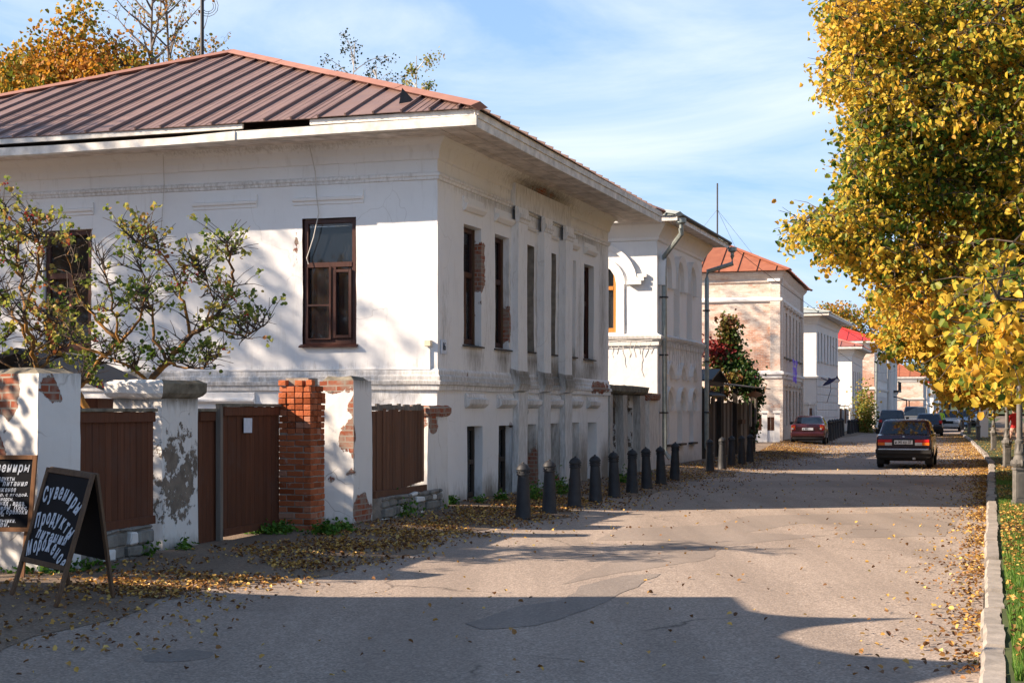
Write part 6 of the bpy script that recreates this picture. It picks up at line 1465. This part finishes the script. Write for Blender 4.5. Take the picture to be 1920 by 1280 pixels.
shrub('spreading berry shrub with orange lichened stems leaning right over the fence', [
    ([(240, 764), (278, 720), (316, 678), (355, 629), (387, 608), (422, 573), (438, 527), (430, 480), (424, 456)], .062, .012),
    ([(162, 764), (142, 727), (165, 710), (197, 667), (225, 640), (262, 600), (275, 550)], .06, .014),
    ([(387, 608), (415, 620), (457, 629), (480, 620), (492, 612)], .022, .008), ([(316, 678), (290, 640), (285, 580), (270, 520), (262, 478)], .028, .008),
    ([(355, 629), (345, 570), (330, 520), (300, 470), (240, 448)], .026, .008), ([(278, 720), (262, 700), (225, 678), (197, 667)], .03, .018), ([(225, 640), (180, 600), (150, 560), (125, 480), (120, 440)], .026, .008),
    ([(225, 640), (215, 580), (200, 520), (175, 470)], .022, .008), ([(316, 678), (350, 690), (380, 690), (410, 668)], .018, .006), ([(387, 608), (400, 560), (385, 520), (370, 500)], .016, .006), ([(197, 667), (150, 650), (110, 620), (90, 590)], .025, .008)], 16.6, 5, 19, 7, .36)
shrub('upright berry shrub at the left picture edge, over the cracked pier', [
    ([(72, 764), (68, 700), (60, 650), (45, 590), (38, 520), (30, 470), (40, 430)], .045, .01), ([(60, 650), (30, 600), (5, 560), (-20, 500), (-10, 430)], .025, .008), ([(45, 590), (70, 520), (72, 460), (62, 420), (64, 400)], .022, .007),
    ([(68, 700), (20, 690), (-30, 660)], .025, .008), ([(68, 700), (90, 670), (110, 650), (140, 640)], .022, .008), ([(60, 650), (80, 620), (110, 600)], .018, .007), ([(38, 520), (10, 480), (0, 430), (15, 400)], .018, .006), ([(30, 600), (0, 640), (-40, 620)], .018, .006)], 15.6, 9, 16, 7, .36)
# creeper on the plank fence
vt = thing('creeper', 'creeper turning red and purple over the plank fence and brick wall', 'vine', (PX(1375, 55), 55, 0)); P = []; rv = []
def vine(px, py, sx, sy, n, Z, b):
    for i in range(n):
        x, y = NR.normal(px, sx), NR.normal(py, sy); z_ = Z+NR.normal(0, .25); P.append((PX(x, z_), z_, PZ(y, z_))); rv.append(np.clip(NR.normal(b, .15), 0, 1))
for a in ((1366, 608, 9, 9, 330, 56, .58), (1366, 635, 11, 12, 520, 56, .42), (1368, 665, 13, 13, 800, 56, .3), (1345, 680, 14, 9, 420, 55.6, .5), (1335, 650, 12, 9, 200, 55.6, .92), (1350, 665, 12, 9, 260, 55.4, .9), (1382, 690, 14, 10, 800, 55.2, .15),
          (1395, 715, 13, 11, 900, 54.6, .12), (1412, 735, 9, 14, 700, 54.2, .1), (1412, 775, 5, 16, 420, 54.2, .12), (1408, 810, 5, 10, 260, 54.1, .12), (1375, 708, 18, 5, 500, 54.4, .6), (1345, 735, 16, 6, 350, 52, .55), (1325, 655, 6, 6, 120, 55, .95)): vine(*a)
leaves('foliage', P, .13, M['lf_vine'], vt, rv=np.array(rv), droop=.5)
mb = MB()
for k in range(7): limb(mb, (PX(1375+k*5, 54.8), 54.8, 0), (PX(1360+k*4, 55.6), 55.6, PZ(640+k*15, 55.6)), .03, .01, 5)
mb.build('stems', M['bark'], vt, kind='stuff')
# bush between far houses
P = [(PX(NR.normal(1622, 9), 104), 104+NR.normal(0, .6), abs(NR.normal(1.4, .9))) for _ in range(1800)]
bt = thing('bush', 'green bush with reddish tips beside the low pink-roofed house', 'bush', (PX(1622, 104), 104, 0)); leaves('foliage', P, .16, M['lf_shrub'], bt)
for k, (y, o_, lf) in enumerate(((24, 9, 'lf_orange'), (34, 8.5, 'lf_yellow'), (48, 9, 'lf_orange'), (64, 9.5, 'lf_yellow'), (84, 10, 'lf_orange'), (110, 11, 'lf_yellow'), (145, 12, 'lf_orange'))):
    x = kx(y)+o_; bt = thing('bush', ['rusty hedge bush at the right picture edge', 'yellow hedge bush behind the nearest lamps', 'rusty hedge bush behind the red-jacketed person', 'yellow hedge bush beyond the footpath trunks', 'rusty hedge bush beyond the pale pillar', 'yellow hedge bush far along the footpath', 'rusty hedge bush at the far end of the footpath'][k], 'bush', (x, y, 0), 'hedge bushes beyond the footpath')
    P = crown_points((x, y, 1.5), (3.2, 5.5+y*.06, 2.2), 2600, .05, .3); leaves('foliage', P, .24, M[lf], bt)
# overhead wires
mb = MB()
for (a, b, s_) in (((PX(1350, 46), 46, 7.2), (PX(1800, 160), 160, 6), 1.6), ((PX(1560, 88), 88, 5.6), (PX(1690, 140), 140, 5.8), 1.0)):
    mb.tube([Vector(a).lerp(Vector(b), i/12)-Vector((0, 0, s_*4*(i/12)*(1-i/12))) for i in range(13)], .012, 3)
wo_ = mb.build('overhead_wires', M['iron']); setp(wo_, 'thin overhead wires sagging along the far houses', 'wires')

# hill with forest
def hillz(x, y): return 15*math.exp(-((x-215)/90)**2-((y-760)/160)**2)+12*math.exp(-((x-330)/120)**2-((y-820)/200)**2)+14*math.exp(-((x+150)/200)**2-((y-900)/200)**2)
mb = MB(); nx_, ny_ = 40, 20
for j in range(ny_+1):
    for i in range(nx_+1): x = -400+1200*i/nx_; y = 480+600*j/ny_; mb.v.append((x, y, -.3+hillz(x, y)))
mb.f = [(j*(nx_+1)+i, j*(nx_+1)+i+1, (j+1)*(nx_+1)+i+1, (j+1)*(nx_+1)+i) for j in range(ny_) for i in range(nx_)]; mb.mi = [0]*len(mb.f); mb.build('hill', M['turf'], smooth=180, kind='structure')
P = []; rv = []
for k in range(2600):
    x = NR.uniform(60, 420); y = NR.uniform(560, 800); z = hillz(x, y); h = NR.uniform(4, 8); b = NR.uniform() ** 1.5
    for q in range(40): t_ = NR.uniform(); P.append((x+NR.normal(0, 1.5*(1.05-t_)), y+NR.normal(0, 1.5), z+h*t_)); rv.append(np.clip(b+NR.normal(0, .1), 0, 1))
leaves('forest', P, 1.0, M['lf_forest'], None, rv=np.array(rv))

# ------------------------------------------------------------ grass, weeds, fallen leaves
def blades(name, P, h, w, mat, lean=.4):
    P = np.asarray(P, float); n = len(P); h = h*NR.uniform(.5, 1.3, n)[:, None]; an_ = NR.uniform(0, 6.28, n); d = np.stack([np.cos(an_), np.sin(an_), 0*an_], 1); e = np.stack([-np.sin(an_), np.cos(an_), 0*an_], 1)
    ln = NR.uniform(0, lean, n)[:, None]; up_ = np.array([0, 0, 1.])
    V = np.stack([P-d*w, P+d*w, P+up_*h*.6+e*h*ln*.4+d*w*.6, P+up_*h+e*h*ln], 1).reshape(-1, 3); i = np.arange(n)*4
    return fast(name, V, np.concatenate([np.stack([i, i+1, i+2], 1), np.stack([i, i+2, i+3], 1)]), mat, None, {'rnd': np.repeat(NR.uniform(0, 1, n), 4)}, 'stuff')
P = []
while len(P) < 60000:
    y = 8.5+NR.uniform()**1.6*26; x = kx(y)+.2+NR.uniform()*2.0; k = noise.noise(Vector((x*.9, y*.5, 4)))
    lit = 1 if y < 19 else (.75 if 22 < y < 25 else .25)  # grass grows thicker at the near end and in one farther band
    if NR.uniform() < (.35+1.3*k)*lit*1.6: P.append((x, y, .10))
blades('grass', P, .075, .004, M['lf_grass'])
def tuft(px, py, n, sx, sy, hh, size=.05):
    out = []; z = .1
    for _ in range(3): Z = (CAMH-z)*F/(py-HY); z = gz(PX(px, Z), Z)
    for i in range(n): x = PX(px, Z)+NR.normal(0, sx); y = Z+NR.normal(0, sy); out.append((x, y, gz(x, y)+abs(NR.normal(0, hh))))
    return out
P = []
for a in ((215, 1042, 150, .12, .1, .07), (250, 1040, 200, .15, .1, .09), (345, 1030, 60, .06, .1, .05), (500, 1000, 260, .16, .12, .06), (525, 996, 160, .1, .1, .05), (610, 1002, 200, .1, .08, .07), (640, 995, 120, .1, .1, .06), (735, 968, 360, .2, .12, .12), (770, 955, 300, .16, .15, .12), (805, 950, 220, .12, .12, .09),
          (845, 945, 160, .06, .08, .07), (940, 938, 110, .06, .08, .07), (1000, 935, 200, .1, .15, .12), (1050, 925, 240, .12, .2, .14), (900, 942, 60, .05, .08, .05), (1168, 905, 160, .1, .15, .12), (1215, 893, 50, .05, .1, .06), (120, 1070, 120, .2, .1, .05), (150, 1060, 90, .2, .1, .05), (60, 1075, 60, .15, .06, .04)): P += tuft(*a)
leaves('weeds', P, .055, M['lf_green'], None, up=.9, aspect=.7)
P = []; rv = []
def scatter(n, y0, y1, fx0, fx1, dens_, zf, pw=1.0, pr=1.0):
    c = 0
    while c < n:
        y = y0+(y1-y0)*NR.uniform()**pw; a, b = fx0(y), fx1(y); x = NR.uniform(a, b)
        if NR.uniform() < dens_(x, y, (x-a)/(b-a)): P.append((x, y, zf(x, y)+.012+NR.uniform()*.012)); rv.append(min(1, NR.uniform()**pr)); c += 1
def nz_(x, y, s, o=0): return noise.noise(Vector((x*s, y*s, o)))
zf = lambda x, y: gz(x, y)
scatter(7500, 12.5, 26, lambda y: hx(y)+.1, lambda y: hx(y)+3.2, lambda x, y, t: max(0, 1.1*math.exp(-((t-.42)/.22)**2)*(.65+1.2*nz_(x, y, 1.2))), zf, pr=1.5)
scatter(9000, 24, 60, lambda y: hx(y)+.05, lambda y: hx(y)+3.4, lambda x, y, t: max(0, (1.2*math.exp(-((t-.35)/.25)**2)+.1)*(.7+1.0*nz_(x, y, .8))), zf, pr=2.0)
scatter(5000, 50, 76, lambda y: hx(y)+.1, lambda y: hx(y)+4.8, lambda x, y, t: max(0, (1-t)*(.8+nz_(x, y, .5))), zf, pr=1.8)
scatter(2100, 9, 48, lambda y: kx(y)-1.7, lambda y: kx(y)-.02, lambda x, y, t: t**4.5*(.7+nz_(x, y, .8))*(.35+.65*min(1, y/30)), lambda x, y: 0.004, pr=1.4)
scatter(9000, 36, 100, lambda y: kx(y)-3.2, lambda y: kx(y), lambda x, y, t: t**2*(.9+.6*nz_(x, y, .6)), lambda x, y: 0.004)
scatter(1500, 9, 22, lambda y: kx(y)+.2, lambda y: kx(y)+1.6, lambda x, y, t: .3+max(0, 1.6*nz_(x, y, .9, 2)), lambda x, y: .15)
scatter(7000, 14, 40, lambda y: kx(y)+.2, lambda y: kx(y)+3, lambda x, y, t: max(0, .5+1.6*nz_(x, y, .5, 5)+(.5 if 18 < y < 23 else 0)), lambda x, y: .125)
scatter(9000, 36, 110, lambda y: kx(y)+.2, lambda y: kx(y)+7, lambda x, y, t: .8, lambda x, y: .12, 1.3)
scatter(1500, 9, 48, lambda y: kx(y)-.32, lambda y: kx(y)-.01, lambda x, y, t: max(0, t*(.5+1.8*nz_(x, y, .9, 3))), lambda x, y: .004, pr=1.5)
scatter(380, 9, 30, lambda y: hx(y)+2.5, kx, lambda x, y, t: .25+.6*max(0, nz_(x, y, .5, 8)), lambda x, y: gz(x, y)+.002)
scatter(900, 28, 75, lambda y: hx(y)+3, kx, lambda x, y, t: .5, lambda x, y: 0.004)
scatter(700, 10, 14, lambda y: -4.6, lambda y: -2.2, lambda x, y, t: (1-t)*.8+.1, zf)
leaves('fallen_leaves', P, .040, M['lf_fallen'], None, rv=np.array(rv), up=2.2, fold=.26)

# ------------------------------------------------------------ unseen house and trees placed left of the camera to throw shade
NH = thing('house', 'white plaster house placed unseen left of the camera, two gables shaped for the foreground shade', 'house', (-5.9, 8, 0))
fN = Fr((-6.0, 3.0), (0, 1), (1, 0))
def nwall(name, pts3): mb = MB(); mb.add(pts3, [tuple(range(len(pts3)))]); return mb.build(name, M['white2'], NH)
x0, x1, ya, yb, ez = -13.5, -5.1, -9.0, 11.35, 3.95
mb = MB(); mb.box(x0, x1, ya, yb, -.1, ez); mb.build('wall', M['white2'], NH)
mb = MB(); mb.add([(x0-.3, ya-.3, ez), (x1+.3, ya-.3, ez), (x1+.3, yb+.3, ez), (x0-.3, yb+.3, ez), ((x0+x1)/2, ya+3.5, ez+1.6), ((x0+x1)/2, yb-3.5, ez+1.6)], [(0, 1, 4), (1, 2, 5, 4), (2, 3, 5), (3, 0, 4, 5), (0, 3, 2, 1)]); mb.build('roof', M['roof1'], NH, fix=True)
for (yc, hh, wg) in ((7.9, .85, 1.5), (10.05, .75, .75)):
    q_ = [(1, 0), (.62, .10), (.36, .28), (.16, .6), (0, 1)]  # outline curved inward to shape the tips of the cast shadow
    mb = MB(); mb.prism([(x1+.32, yc-wg*a, ez-.02+hh*b) for a, b in q_]+[(x1+.32, yc+wg*a, ez-.02+hh*b) for a, b in q_[-2::-1]], (-1.2, 0, 0)); mb.build('gable', M['white2'], NH, fix=True)
tree('linden_tree', 'leafy tree in the yard left of the picture', (-14, 19, .1), (-14, 19, 5.6), (2.6, 2.4, 2.2), 300, 40, .12, 'lf_orange', 'bark', lo=2, sig=.4)
tree('linden_tree', 'tall thin-crowned tree far left of the picture', (-23.8, 21.6, .1), (-23.8, 21.6, 12.4), (3.6, 2.6, 3.4), 150, 36, .14, 'lf_orange', 'bark', lo=2, sig=.45)
tree('linden_tree', 'second leafy yard tree left of the picture', (-11.5, 13.4, .1), (-11.5, 13.4, 4.4), (1.8, 1.3, 1.2), 90, 40, .12, 'lf_orange', 'bark', lo=2, sig=.4)
